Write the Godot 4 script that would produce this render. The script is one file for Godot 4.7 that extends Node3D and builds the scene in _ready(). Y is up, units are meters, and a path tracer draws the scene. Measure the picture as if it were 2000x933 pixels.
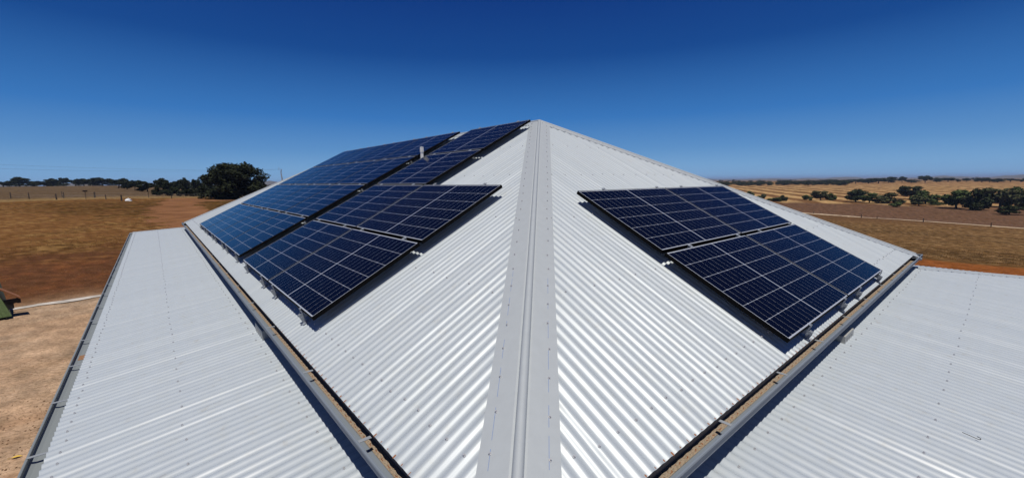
extends Node3D

# ---------------------------------------------------------------- measured geometry (metres)
# House frame: u runs along the left eave away from the near roof corner, v along the right eave, z up from the eaves.
const TURN := 0.704432            # heading of the house
const EAVE := 2.8                 # eaves above the ground
const W := 9.0166                 # length of the near hip end
const L := 17.5                   # length of the long eave
const LR := 13.75                 # u of the far end of the ridge
const T := 0.5181                 # rise / run of the main roof
const RIB := 0.0762               # corrugation pitch
const RH := 0.0067                 # half the corrugation depth
const VT := 0.126                 # fall of the verandah roof
const VZ := -0.236                # its height at the wall
const VW := 1.442                 # its width
const VL := 18.3
const VB := 9.08
const PW := 1.722                 # solar panel
const PH := 1.1213
const PSTEP := 1.7422
const PROW := 1.1561
const STRIPE := 0.37
const PTOP := 0.13                # panel face above the roof sheets

var used := {}
var M := {}
var house: Node3D
var cs := 1.0 / sqrt(1.0 + T * T)
var noise_a := FastNoiseLite.new()
var noise_b := FastNoiseLite.new()
var noise_c := FastNoiseLite.new()
var rng := RandomNumberGenerator.new()


# ---------------------------------------------------------------- helpers
func lin(r: float, g: float, b: float, a := 1.0) -> Color:
	var c := Color(r, g, b).linear_to_srgb()
	c.a = a
	return c

func numbered(called: String) -> String:
	var n: int = used.get(called, 0)
	used[called] = n + 1
	return called if n == 0 else "%s_%03d" % [called, n]

func mat(c: Color, rough := 0.8, metal := 0.0, vertex := false) -> StandardMaterial3D:
	var m := StandardMaterial3D.new()
	m.albedo_color = c
	m.roughness = rough
	m.metallic = metal
	m.vertex_color_use_as_albedo = vertex
	m.cull_mode = BaseMaterial3D.CULL_DISABLED
	return m

func begin(smooth := false) -> SurfaceTool:
	var st := SurfaceTool.new()
	st.begin(Mesh.PRIMITIVE_TRIANGLES)
	st.set_smooth_group(0 if smooth else -1)
	return st

func tri(st: SurfaceTool, a: Vector3, b: Vector3, c: Vector3) -> void:
	st.add_vertex(a); st.add_vertex(b); st.add_vertex(c)

func quad(st: SurfaceTool, a: Vector3, b: Vector3, c: Vector3, d: Vector3) -> void:
	# a b c d run counter-clockwise seen from the front
	tri(st, a, c, b); tri(st, a, d, c)

func box(st: SurfaceTool, o: Vector3, x: Vector3, y: Vector3, z: Vector3) -> void:
	# a box from corner o along three edge vectors
	var p := [o, o + x, o + x + y, o + y, o + z, o + x + z, o + x + y + z, o + y + z]
	if x.cross(y).dot(z) < 0.0:
		p = [p[4], p[5], p[6], p[7], p[0], p[1], p[2], p[3]]
	quad(st, p[4], p[5], p[6], p[7]); quad(st, p[1], p[0], p[3], p[2])
	quad(st, p[5], p[1], p[2], p[6]); quad(st, p[0], p[4], p[7], p[3])
	quad(st, p[7], p[6], p[2], p[3]); quad(st, p[0], p[1], p[5], p[4])

func cbox(st: SurfaceTool, c: Vector3, s: Vector3) -> void:
	box(st, c - s / 2.0, Vector3(s.x, 0, 0), Vector3(0, s.y, 0), Vector3(0, 0, s.z))

func tube(st: SurfaceTool, a: Vector3, b: Vector3, ra: float, rb: float, n := 8, cap := true) -> void:
	var d := (b - a).normalized()
	var s := d.cross(Vector3.RIGHT if absf(d.x) < 0.9 else Vector3.UP).normalized()
	var t := d.cross(s)
	for k in n:
		var p := TAU * k / n
		var q := TAU * (k + 1) / n
		var e := s * cos(p) + t * sin(p)
		var f := s * cos(q) + t * sin(q)
		quad(st, a + e * ra, a + f * ra, b + f * rb, b + e * rb)
		if cap:
			tri(st, b, b + f * rb, b + e * rb)
			tri(st, a, a + e * ra, a + f * ra)

func done(st: SurfaceTool) -> ArrayMesh:
	st.generate_normals()
	return st.commit()

func obj(called: String, mesh: Mesh, m: Material, parent: Node3D = self) -> MeshInstance3D:
	var o := MeshInstance3D.new()
	o.mesh = mesh
	o.material_override = null
	if m:
		for k in mesh.get_surface_count():
			o.set_surface_override_material(k, m)
	o.name = numbered(called) if parent == self else called
	parent.add_child(o, true)
	return o

func tag(o: Node, label: String, category: String, group := "") -> void:
	o.set_meta("label", label)
	o.set_meta("category", category)
	if group:
		o.set_meta("group", group)

func thing(called: String, label: String, category: String, at := Vector3.ZERO, group := "") -> Node3D:
	var o := Node3D.new()
	o.name = numbered(called)
	add_child(o)
	o.position = at
	tag(o, label, category, group)
	return o

func struct(called: String, mesh: Mesh, m: Material) -> MeshInstance3D:
	var o := obj(called, mesh, m)
	o.set_meta("kind", "structure")
	return o

func stuff(called: String, mesh: Mesh, m: Material, places: Array, parent: Node3D = self, colors := []) -> MultiMeshInstance3D:
	var mm := MultiMesh.new()
	mm.transform_format = MultiMesh.TRANSFORM_3D
	mm.use_colors = colors.size() > 0
	mm.mesh = mesh
	mm.instance_count = places.size()
	for k in places.size():
		mm.set_instance_transform(k, places[k])
		if colors.size():
			mm.set_instance_color(k, colors[k])
	var o := MultiMeshInstance3D.new()
	o.multimesh = mm
	o.material_override = m
	o.name = numbered(called) if parent == self else called
	parent.add_child(o, true)
	o.set_meta("kind", "stuff")
	return o

func noise_texture(seed_: int, freq: float, lo: float, hi: float, size := 512, octaves := 5) -> NoiseTexture2D:
	var n := FastNoiseLite.new()
	n.seed = seed_
	n.frequency = freq
	n.noise_type = FastNoiseLite.TYPE_SIMPLEX
	n.fractal_octaves = octaves
	var t := NoiseTexture2D.new()
	t.width = size; t.height = size
	t.seamless = true
	t.noise = n
	var g := Gradient.new()
	g.set_color(0, Color(lo, lo, lo)); g.set_color(1, Color(hi, hi, hi))
	t.color_ramp = g
	return t

func smudges() -> NoiseTexture2D:
	# mostly clean paint with a few faint brown smears of dust
	var t := noise_texture(32, 0.014, 0.9, 1.0, 1024, 6)
	var g := Gradient.new()
	g.offsets = PackedFloat32Array([0.0, 0.1, 0.17, 0.5, 1.0])
	g.colors = PackedColorArray([Color(0.89, 0.86, 0.82), Color(0.95, 0.935, 0.92), Color(0.975, 0.975, 0.97), Color(0.97, 0.975, 0.985), Color(1, 1, 1)])
	t.color_ramp = g
	return t

func normal_texture(seed_: int, freq: float, strength: float, size := 512) -> NoiseTexture2D:
	var t := noise_texture(seed_, freq, 0, 1, size)
	t.color_ramp = null
	t.as_normal_map = true
	t.bump_strength = strength
	return t

func h(u: float, v: float, z: float) -> Vector3:
	return Vector3(v, z + EAVE, -u)

func hd(u: float, v: float, z: float) -> Vector3:
	return Vector3(v, z, -u)

func step01(a: float, b: float, x: float) -> float:
	var t := clampf((x - a) / (b - a), 0.0, 1.0)
	return t * t * (3.0 - 2.0 * t)

func table(t: Array, x: float) -> float:
	if x <= t[0][0]: return t[0][1]
	for k in range(1, t.size()):
		if x <= t[k][0]:
			return lerpf(t[k - 1][1], t[k][1], (x - t[k - 1][0]) / (t[k][0] - t[k - 1][0]))
	return t[-1][1]


# ---------------------------------------------------------------- terrain
const LAND_WEST := [[0, 0], [25, 0], [115, 1.45], [200, 2.3], [420, 4.0], [600, 3.2], [900, 0], [1500, -6], [3000, -10], [9000, -10]]
const LAND_NORTH := [[0, 0], [25, 0], [115, 0.9], [200, 0.3], [420, -0.5], [600, -1], [900, -2], [1500, -6], [3000, -10], [9000, -10]]
const LAND_EAST := [[0, 0], [30, -0.2], [66, -2.85], [100, -5.0], [171, -8.3], [260, -7.9], [735, -4.8], [1000, -2.0], [1500, -6], [3000, -10], [9000, -10]]

func land(x: float, z: float) -> float:
	var r := sqrt(x * x + z * z)
	var az := rad_to_deg(atan2(x, -z))
	var w := lerpf(table(LAND_WEST, r), table(LAND_NORTH, r), step01(-44, -30, az))
	var y := lerpf(w, table(LAND_EAST, r), step01(-10, 25, az))
	if absf(az) > 100.0:
		y *= 1.0 - step01(100, 150, absf(az))
	return y

func mixc(a: Color, b: Color, t: float) -> Color:
	return a.lerp(b, clampf(t, 0, 1))

func soil(x: float, z: float) -> Color:
	var r := sqrt(x * x + z * z)
	var az := rad_to_deg(atan2(x, -z))
	var n1 := noise_a.get_noise_2d(x, z)                       # broad
	var n2 := noise_b.get_noise_2d(x, z)                       # metre scale
	var n3 := noise_c.get_noise_2d(x, z)                       # fine
	var tan_dirt := Color(0.47, 0.305, 0.188)
	var red_brown := Color(0.132, 0.06, 0.03)
	var gold := Color(0.205, 0.1, 0.038)
	var olive := Color(0.098, 0.055, 0.02)
	var paddock := Color(0.135, 0.092, 0.054)
	var pale_grass := Color(0.26, 0.17, 0.075)
	var c: Color
	if az < 0.0:
		# west: bare tan yard, red-brown band, dry gold grass with darker patches, fence strip, grey-brown paddock
		var along := -x * 0.62 - z * 0.78                      # distance out, square to the bands
		var rake := noise_b.get_noise_2d((x * 0.66 - z * 0.75) * 0.6, (x * 0.75 + z * 0.66) * 3.2)   # drag marks along the yard
		c = mixc(tan_dirt, Color(0.52, 0.38, 0.265), n1 * 1.5 + rake * 0.7 + 0.4)
		c = mixc(c, Color(0.38, 0.23, 0.135), (n2 + rake - 0.18) * 1.0)
		c = mixc(c, Color(0.24, 0.14, 0.08), step01(20.6, 23.0, r + n2 * 1.5))
		c = mixc(c, red_brown, step01(22.6, 25.5, r + n1 * 3.0 + n2 * 1.5))
		c = mixc(c, Color(0.15, 0.06, 0.026), (n2 * 1.6 + n3 * 0.8) * step01(23, 26, r) + 0.1)
		var grass := step01(33.0, 42.0, r + n1 * 8.0 + n2 * 5.0)
		var g := mixc(gold, olive, (n1 * 1.4 + n2 * 1.1) + 0.25)
		g = mixc(g, Color(0.25, 0.145, 0.055), (n3 * 1.2 + n2 * 0.8) + 0.05)
		c = mixc(c, g, grass)
		var dark := step01(60, 74, r + n2 * 12.0) * (1.0 - step01(96, 110, r + n2 * 14.0)) * step01(-50.5, -46, az + n1 * 4.0)
		c = mixc(c, Color(0.075, 0.042, 0.014), dark * (0.45 + n2 * 0.9))
		c = mixc(c, Color(0.19, 0.092, 0.032), step01(100, 112, r + n2 * 6.0) * 0.7)
		c = mixc(c, pale_grass, step01(112, 118, r + n2 * 6.0))
		c = mixc(c, paddock, step01(122, 136, r + n2 * 8.0))
		c = mixc(c, Color(0.17, 0.12, 0.066), step01(150, 400, r) * (n1 * 1.5 + 0.3))
		c = mixc(c, Color(0.2, 0.13, 0.06), step01(450, 900, r))
		if along < -20.0:
			c = tan_dirt
	else:
		# east: worn red strip by the house, dry grass, mauve-brown fallow, creek line, striped stubble hill
		c = mixc(Color(0.16, 0.08, 0.03), Color(0.1, 0.06, 0.022), n2 * 1.6 + 0.4)
		var strip := step01(26.6, 28.3, r + n2 * 1.5) * (1.0 - step01(30.5, 33.0, r + n2 * 1.5))
		c = mixc(c, Color(0.26, 0.092, 0.03), strip)
		var g2 := mixc(Color(0.2, 0.113, 0.049), Color(0.112, 0.066, 0.03), n1 * 1.7 + n2 * 1.9 + 0.35)
		g2 = mixc(g2, Color(0.26, 0.16, 0.075), n3 * 1.8 + n2 * 0.6)
		c = mixc(c, g2, step01(31, 35, r + n2 * 3.0))
		c = mixc(c, Color(0.16, 0.088, 0.042), step01(110, 150, r))
		var edge := x * 0.9 - z * 0.02                          # the pale road runs about north-south near x = 105
		c = mixc(c, mixc(Color(0.17, 0.094, 0.057), Color(0.14, 0.082, 0.05), n2 * 2.0 + 0.3), step01(95, 100, edge))
		var creek := step01(232, 250, x * 0.64 - z * 0.72 + n1 * 22.0)
		var row := sin((x * 0.945 + z * 0.33) * STRIPE + n1 * 1.3)
		var st := mixc(Color(0.5, 0.32, 0.145), Color(0.2, 0.105, 0.045), step01(-0.4, 0.45, row + n2 * 0.35))
		st = mixc(st, Color(0.3, 0.16, 0.07), step01(600, 760, r) * 0.5)
		c = mixc(c, st, creek)
		c = mixc(c, Color(0.22, 0.14, 0.07), step01(800, 1000, r))
		if az > 75.0 and r < 60.0:
			c = mixc(c, tan_dirt, step01(75, 95, az))
	var f := 1.0 + n3 * 0.5 + n2 * 0.2
	return Color(c.r * f, c.g * f, c.b * f)

func make_ground() -> void:
	var azs := PackedFloat64Array()
	var a := -62.0
	while a < 62.0:
		azs.append(a)
		a += 0.17 if absf(a) > 17.0 else 0.3
	while a < 298.0:
		azs.append(a)
		a += 4.0
	azs.append(298.0)
	var rs := PackedFloat64Array([0.3])
	while rs[-1] < 8200.0:
		var r := rs[-1]
		rs.append(r * (1.35 if r < 4.0 else 1.014 if r < 300.0 else 1.02 if r < 1200.0 else 1.15))
	var verts := PackedVector3Array()
	var cols := PackedColorArray()
	var idx := PackedInt32Array()
	for r in rs:
		for d in azs:
			var x := sin(deg_to_rad(d)) * r
			var z := -cos(deg_to_rad(d)) * r
			var y := land(x, z)
			if r > 12.0 and r < 400.0:
				y += noise_b.get_noise_2d(x, z) * 0.035
			verts.append(Vector3(x, y, z))
			cols.append(soil(x, z))
	var n := azs.size()
	for i in rs.size() - 1:
		for j in n - 1:
			var p := i * n + j
			idx.append_array([p, p + n, p + 1, p + 1, p + n, p + n + 1])
	var arr := []
	arr.resize(Mesh.ARRAY_MAX)
	arr[Mesh.ARRAY_VERTEX] = verts
	arr[Mesh.ARRAY_COLOR] = cols
	arr[Mesh.ARRAY_INDEX] = idx
	var am := ArrayMesh.new()
	am.add_surface_from_arrays(Mesh.PRIMITIVE_TRIANGLES, arr)
	var st := SurfaceTool.new()
	st.create_from(am, 0)
	st.generate_normals()
	struct("ground", st.commit(), M.soil)

func ribbon(called: String, line: Array, half: float, lift: float, m: Material, color: Color, ragged := 0.25, crown := 0.0, step := 1.0) -> void:
	# a strip draped over the ground along a line of (x, z)
	var pts: Array[Vector2] = []
	for k in line.size() - 1:
		var p := Vector2(line[k][0], line[k][1])
		var q := Vector2(line[k + 1][0], line[k + 1][1])
		var n := maxi(1, int(p.distance_to(q) / step))
		for i in n:
			pts.append(p.lerp(q, float(i) / n))
	pts.append(Vector2(line[-1][0], line[-1][1]))
	var st := begin(true)
	var last: Array = []
	var lastc: Array = []
	for k in pts.size():
		var d := (pts[mini(k + 1, pts.size() - 1)] - pts[maxi(k - 1, 0)]).normalized()
		var s := Vector2(-d.y, d.x)
		var w0 := half * (1.0 + ragged * noise_b.get_noise_2d(pts[k].x * 3.0, 40.0 + pts[k].y * 3.0) * 2.0)
		var w1 := half * (1.0 + ragged * noise_b.get_noise_2d(pts[k].x * 3.0, 90.0 + pts[k].y * 3.0) * 2.0)
		var now: Array = []
		var nowc: Array = []
		for j in 5:
			var f := j / 4.0 * 2.0 - 1.0
			var q := pts[k] + s * (f * (w0 if f < 0 else w1))
			now.append(Vector3(q.x, land(q.x, q.y) + lift + crown * (1.0 - f * f), q.y))
			var nn := 1.0 + noise_c.get_noise_2d(q.x * 1.5, q.y * 1.5) * 0.5 + noise_b.get_noise_2d(q.x, q.y) * 0.3
			var cc := Color(color.r * nn, color.g * nn, color.b * nn)
			nowc.append(cc)
		if k:
			for j in 4:
				for e in [[last[j], lastc[j]], [last[j + 1], lastc[j + 1]], [now[j + 1], nowc[j + 1]], [last[j], lastc[j]], [now[j + 1], nowc[j + 1]], [now[j], nowc[j]]]:
					st.set_color(e[1]); st.add_vertex(e[0])
		last = now
		lastc = nowc
	struct(called, done(st), m)


# ---------------------------------------------------------------- house
func corrugated(o: Vector3, e: Vector3, s: Vector3, n: Vector3, e0: float, e1: float, lo: Callable, hi: Callable) -> ArrayMesh:
	# corrugated sheets in the plane o + e*x + s*y, ribs running along s, cut to lo(x) .. hi(x); no two ribs are quite alike
	var verts := PackedVector3Array()
	var norms := PackedVector3Array()
	var idx := PackedInt32Array()
	var seg := 12
	var rows := 9
	var r := RandomNumberGenerator.new()
	r.seed = int(e1 * 100.0)
	var lean := {}
	var k := int(floor(e0 / RIB * seg))
	var stop := int(ceil(e1 / RIB * seg))
	var first := true
	var flip := e.cross(s).dot(n) > 0.0
	while k <= stop:
		var x := clampf(k * RIB / seg, e0, e1)
		var ph := TAU * x / RIB
		var y0: float = lo.call(x)
		var y1: float = maxf(hi.call(x), y0)
		var rib := int(floor(x / RIB))
		for q in [rib, rib + 1]:
			if not lean.has(q):
				var base := r.randfn() * 0.05
				var a: Array = []
				for j in rows:
					a.append(base + r.randfn() * 0.018)
				lean[q] = a
		var fr := x / RIB - rib
		var off := n * (RH * cos(ph))
		for j in rows:
			var f := float(j) / (rows - 1)
			var d := lerpf(lean[rib][j], lean[rib + 1][j], step01(0.35, 0.65, fr))
			norms.append((n + e * (RH * TAU / RIB * sin(ph) + d)).normalized())
			verts.append(o + e * x + s * lerpf(y0, y1, f) + off)
		if not first:
			var c := verts.size() - rows
			var p := c - rows
			for j in rows - 1:
				if flip:
					idx.append_array([p + j, p + j + 1, c + j, p + j + 1, c + j + 1, c + j])
				else:
					idx.append_array([p + j, c + j, p + j + 1, p + j + 1, c + j, c + j + 1])
		first = false
		k += 1
	var arr := []
	arr.resize(Mesh.ARRAY_MAX)
	arr[Mesh.ARRAY_VERTEX] = verts
	arr[Mesh.ARRAY_NORMAL] = norms
	arr[Mesh.ARRAY_INDEX] = idx
	var am := ArrayMesh.new()
	am.add_surface_from_arrays(Mesh.PRIMITIVE_TRIANGLES, arr)
	return am

func sweep(st: SurfaceTool, a: Vector3, b: Vector3, prof: Array) -> void:
	# prof: offsets (Vector3) of an open profile carried from a to b
	for k in prof.size() - 1:
		quad(st, a + prof[k], a + prof[k + 1], b + prof[k + 1], b + prof[k])

func cap_profile(pl: Vector3, nl: Vector3, pr: Vector3, nr: Vector3, half: float, roll: float, lift: float) -> Array:
	var up := (nl + nr).normalized()
	var out := (pr - up * pr.dot(up)).normalized()
	var p: Array = []
	p.append(pl * (half + 0.004) + nl * (lift - 0.012))
	p.append(pl * half + nl * lift)
	p.append(pl * (roll + 0.012) + nl * (lift + 0.001))
	p.append(pl * (roll + 0.002) + nl * (lift - 0.004))
	for k in 15:
		var f := PI * (1.0 - k / 14.0)
		p.append(out * cos(f) * roll + up * (sin(f) * roll * 0.95 + lift - 0.006))
	p.append(pr * (roll + 0.002) + nr * (lift - 0.004))
	p.append(pr * (roll + 0.012) + nr * (lift + 0.001))
	p.append(pr * half + nr * lift)
	p.append(pr * (half + 0.004) + nr * (lift - 0.012))
	return p

func cap(a: Vector3, b: Vector3, nl: Vector3, nr: Vector3, half := 0.172, roll := 0.024, screws := []) -> ArrayMesh:
	# a folded ridge or hip capping between two roof planes, left and right of a -> b
	var d := (b - a).normalized()
	var pl := nl.cross(d).normalized()
	var pr := d.cross(nr).normalized()
	if pl.dot(nr) > 0.0:
		pl = -pl
	if pr.dot(nl) > 0.0:
		pr = -pr
	var st := begin()
	sweep(st, a, b, cap_profile(pl, nl, pr, nr, half, roll, RH + 0.004))
	var dist := 0.06
	while dist < a.distance_to(b):
		for q in [[pl, nl], [pr, nr]]:
			var y: Vector3 = q[1]
			var w := 0.129 + rng.randf_range(-0.006, 0.006)
			screws.append(Transform3D(Basis(d, y, d.cross(y)), a + d * (dist + rng.randf_range(-0.02, 0.02)) + q[0] * w + y * (RH + 0.0045)))
		dist += 0.215
	return done(st)

func gutter_mesh(e0: Vector3, e1: Vector3, out: Vector3, wide: float, deep: float) -> Array:
	# [shell, bed]: a quad gutter along e0 -> e1, out = outward direction
	var up := Vector3.UP
	var prof: Array = []
	prof.append(out * -0.035 + up * -0.03)
	prof.append(out * -0.035 + up * (0.004 - deep))
	for k in 5:
		var f := k / 4.0
		prof.append(out * lerpf(-0.02, wide - 0.03, f) + up * -deep)
	prof.append(out * (wide - 0.01) + up * (-deep * 0.87))
	prof.append(out * (wide - 0.002) + up * (-deep * 0.65))
	prof.append(out * (wide - 0.004) + up * -0.012)
	# rolled bead on the lip
	for k in 8:
		var f := -PI * 0.5 + TAU * k / 8.0
		prof.append(out * (wide + 0.004 + cos(f) * 0.0085) + up * (-0.008 + sin(f) * 0.0085))
	var shell := begin()
	sweep(shell, e0 - out.cross(up) * 0.0, e1, prof)
	# ends
	for e in [e0, e1]:
		for k in range(1, 9):
			tri(shell, e + out * 0.02 + up * -0.03, e + prof[k], e + prof[k + 1])
			tri(shell, e + out * 0.02 + up * -0.03, e + prof[k + 1], e + prof[k])
	var bed := begin(true)
	var len := e0.distance_to(e1)
	var a0 := out * -0.034 + up * -0.0835
	var a1 := out * 0.008 + up * -0.0885
	var nn := int(len / 0.3)
	for k in nn:
		var p := e0.lerp(e1, float(k) / nn)
		var q := e0.lerp(e1, float(k + 1) / nn)
		var u0 := len * k / nn / (RIB * 8.0)
		var u1 := len * (k + 1) / nn / (RIB * 8.0)
		for v in [[p + a0, u0, 0.0], [q + a1, u1, 1.0], [p + a1, u0, 1.0], [p + a0, u0, 0.0], [q + a0, u1, 0.0], [q + a1, u1, 1.0]]:
			bed.set_uv(Vector2(v[1], v[2])); bed.add_vertex(v[0])
	return [done(shell), done(bed)]

func stained_bed() -> ImageTexture:
	# dried mud on the gutter floor with a rust-coloured drip mark below each rib
	var w := 512
	var hh := 80
	var im := Image.create(w, hh, false, Image.FORMAT_RGB8)
	var r := RandomNumberGenerator.new()
	r.seed = 8
	var n := FastNoiseLite.new()
	n.seed = 5; n.frequency = 0.05; n.fractal_octaves = 4
	for y in hh:
		for x in w:
			var f := n.get_noise_2d(x, y)
			var g := n.get_noise_2d(x * 3.0 + 900.0, y * 3.0)
			var c := Color(0.6 + f * 0.22 + g * 0.14, 0.545 + f * 0.21 + g * 0.14, 0.475 + f * 0.2 + g * 0.12)
			c = c.lerp(Color(0.54, 0.43, 0.33), clampf(f * 1.2 - 0.1, 0, 0.6))
			im.set_pixel(x, y, c)
	for k in 8:
		# a small hooked stain, a little different each time
		var cx := (k + 0.5) * w / 8.0 + r.randf_range(-5, 5)
		var cy := 44.0 + r.randf_range(-6, 6)
		var rx := r.randf_range(11, 18)
		var ry := r.randf_range(11, 20)
		var from := r.randf_range(-0.6, 0.3)
		var to := PI + r.randf_range(-0.4, 0.9)
		for i in 160:
			var t := lerpf(from, to, i / 159.0)
			var px := cx + cos(t) * rx
			var py := cy + sin(t) * ry
			var th := 2.2 + 1.8 * sin(t * 1.7 + k)
			for yy in range(int(py - th), int(py + th) + 1):
				for xx in range(int(px - th), int(px + th) + 1):
					if yy >= 0 and yy < hh and Vector2(xx - px, yy - py).length() < th:
						var b := im.get_pixel(posmod(xx, w), yy)
						im.set_pixel(posmod(xx, w), yy, b.lerp(Color(0.5, 0.27, 0.1), 0.3))
	return ImageTexture.create_from_image(im)

func screw_mesh() -> ArrayMesh:
	var st := begin()
	tube(st, Vector3(0, 0, 0), Vector3(0, 0.0025, 0), 0.0085, 0.0078, 10)
	tube(st, Vector3(0, 0.0025, 0), Vector3(0, 0.0105, 0), 0.0053, 0.0047, 6)
	return done(st)

func make_house() -> void:
	house = thing("house", "low farmhouse with a pale corrugated steel hip roof and verandah roofs all round", "house")
	house.position = Vector3(-0.01654, 0, -1.18328)
	house.rotation.y = TURN
	var slope := W / 2.0 / cs
	var rise := W / 2.0 * T
	# --- the four main roof faces
	var sl := hd(0, cs, cs * T)
	var nl := hd(0, -T * cs, cs)
	var sr := hd(cs, 0, cs * T)
	var nr := hd(-T * cs, 0, cs)
	var sb := hd(0, -cs, cs * T)
	var nb := hd(0, T * cs, cs)
	var run := L - LR
	var ef := sqrt(run * run + rise * rise)
	var sf := hd(-run / ef, 0, rise / ef)
	var nf := hd(rise / ef, 0, run / ef)
	var zero := func(_x): return 0.0
	var long_hi := func(x): return minf(slope, minf(x / cs, (L - x) / run * slope))
	obj("roof_sheet", corrugated(h(0, 0, 0), hd(1, 0, 0), sl, nl, 0, L, zero, long_hi), M.roof, house).set_meta("label", "long corrugated roof face on the left that carries two solar arrays")
	obj("roof_sheet", corrugated(h(0, 0, 0), hd(0, 1, 0), sr, nr, 0, W, zero, func(x): return minf(x, W - x) / cs), M.roof, house).set_meta("label", "triangular corrugated hip end on the right that carries four panels")
	obj("roof_sheet", corrugated(h(0, W, 0), hd(1, 0, 0), sb, nb, 0, L, zero, long_hi), M.roof, house)
	obj("roof_sheet", corrugated(h(L, 0, 0), hd(0, 1, 0), sf, nf, 0, W, zero, func(x): return minf(x, W - x) / (W / 2.0) * ef), M.roof, house)
	# --- hip and ridge cappings
	var apex := h(W / 2, W / 2, rise)
	var far := h(LR, W / 2, rise)
	var cap_screws: Array = []
	obj("hip_cap", cap(h(0, 0, 0), apex, nl, nr, 0.185, 0.023, cap_screws), M.cap, house).set_meta("label", "wide pale hip capping with a central roll, running up to the peak")
	obj("hip_cap", cap(h(0, W, 0), apex, nr, nb, 0.17, 0.023, cap_screws), M.cap, house)
	obj("hip_cap", cap(h(L, 0, 0), far, nf, nl, 0.17, 0.023, cap_screws), M.cap, house)
	obj("hip_cap", cap(h(L, W, 0), far, nb, nf, 0.17, 0.023, cap_screws), M.cap, house)
	obj("ridge_cap", cap(apex, far, nl, nb, 0.17, 0.023, cap_screws), M.cap, house)
	# chalk lines that the roofer snapped along the hip capping
	var hipd := (apex - h(0, 0, 0)).normalized()
	var pl := nl.cross(hipd).normalized()
	var pr := hipd.cross(nr).normalized()
	if pl.dot(nr) > 0: pl = -pl
	if pr.dot(nl) > 0: pr = -pr
	for q in [[pl, nl, 3], [pr, nr, 4]]:
		var ck := begin()
		var r2 := RandomNumberGenerator.new()
		r2.seed = q[2]
		var t := 0.2
		while t < 1.9:
			var len := r2.randf_range(0.05, 0.2)
			var c: Vector3 = h(0, 0, 0) + hipd * t + q[0] * 0.1305 + q[1] * (RH + 0.0052)
			var wv: Vector3 = q[0] * 0.0011
			quad(ck, c - wv, c + wv, c + wv + hipd * len, c - wv + hipd * len)
			t += len + r2.randf_range(0.02, 0.12)
		var o := obj("chalk_line", done(ck), M.chalk, house)
		o.set_meta("kind", "stuff")
	# --- roof screws, in rows over the battens
	var sm := screw_mesh()
	var rows: Array = [0.22, 1.14, 2.06, 2.98, 3.94, 4.75]
	var left: Array = []
	var right: Array = []
	for i in rows.size():
		var s: float = rows[i]
		var k := 3 if i else 5
		while k * RIB < L:
			var u := k * RIB
			if s < float(long_hi.call(u)) - 0.25:
				left.append(Transform3D(Basis(-hd(1, 0, 0), nl, -sl), h(u, 0, 0) + sl * (s + rng.randf_range(-0.012, 0.012)) + nl * RH))
			if u < W and s < minf(u, W - u) / cs - 0.25:
				right.append(Transform3D(Basis(hd(0, 1, 0), nr, -sr), h(0, u, 0) + sr * (s + rng.randf_range(-0.012, 0.012)) + nr * RH))
			k += 2 if i == 0 else (3 if rng.randf() < 0.5 else 4)
	stuff("roof_screw", sm, M.zinc, left, house)
	stuff("roof_screw", sm, M.zinc, right, house)
	stuff("cap_screw", sm, M.zinc, cap_screws, house)
	# rust bleeding from the cut ends of the sheets, one spot in each valley
	var rs := begin()
	tube(rs, Vector3(0, -0.001, 0), Vector3(0, 0.0012, 0), 0.007, 0.006, 7)
	var spot := done(rs)
	var rust: Array = []
	for k in 200:
		var x := (k + 0.5) * RIB
		for q in [[hd(1, 0, 0), sl, nl, L], [hd(0, 1, 0), sr, nr, W]]:
			if x > q[3]:
				continue
			var e: Vector3 = q[0]
			var n: Vector3 = q[2]
			rust.append(Transform3D(Basis(e, n, e.cross(n)).scaled_local(Vector3(rng.randf_range(0.4, 1.1), 1, rng.randf_range(0.6, 2.0))), h(0, 0, 0) + e * (x + rng.randf_range(-0.004, 0.004)) + (q[1] as Vector3) * 0.008 - n * RH))
	stuff("rust_spot", spot, M.rust, rust, house)
	# --- main gutters
	var g1 := 0.079
	for q in [[h(-0.09, 0, 0), h(L + 0.09, 0, 0), hd(0, -1, 0), "u"], [h(0, -0.09, 0), h(0, W + 0.09, 0), hd(-1, 0, 0), "v"], [h(-0.09, W, 0), h(L + 0.09, W, 0), hd(0, 1, 0), ""], [h(L, -0.09, 0), h(L, W + 0.09, 0), hd(1, 0, 0), ""]]:
		var gm := gutter_mesh(q[0], q[1], q[2], g1, 0.092)
		var g := obj("gutter", gm[0], M.gutter, house)
		obj("silt_bed", gm[1], M.bed, g)
		if q[3] == "":
			continue
		var at: Array = [1.10, 2.14, 3.36, 4.4] if q[3] == "u" else [0.6, 1.477, 2.36, 3.236, 4.13]
		while at[-1] < (L if q[3] == "u" else W) - 1.3:
			at.append(at[-1] + (1.05 if q[3] == "u" else 0.89))
		var al: Vector3 = hd(1, 0, 0) if q[3] == "u" else hd(0, 1, 0)
		for a in at:
			var st := begin()
			var p: Vector3 = h(0, 0, 0) + al * a
			var out: Vector3 = q[2]
			box(st, p + out * (g1 + 0.004) + Vector3(0, -0.006, 0), al * 0.024, out * -(g1 - 0.008), Vector3(0, 0.0025, 0))
			box(st, p + out * (g1 + 0.006) + Vector3(0, -0.022, 0), al * 0.024, out * -0.0025, Vector3(0, 0.0185, 0))
			obj("gutter_strap", done(st), M.strap, g)
	# --- verandah roofs on all sides
	var c2 := 1.0 / sqrt(1.0 + VT * VT)
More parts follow.
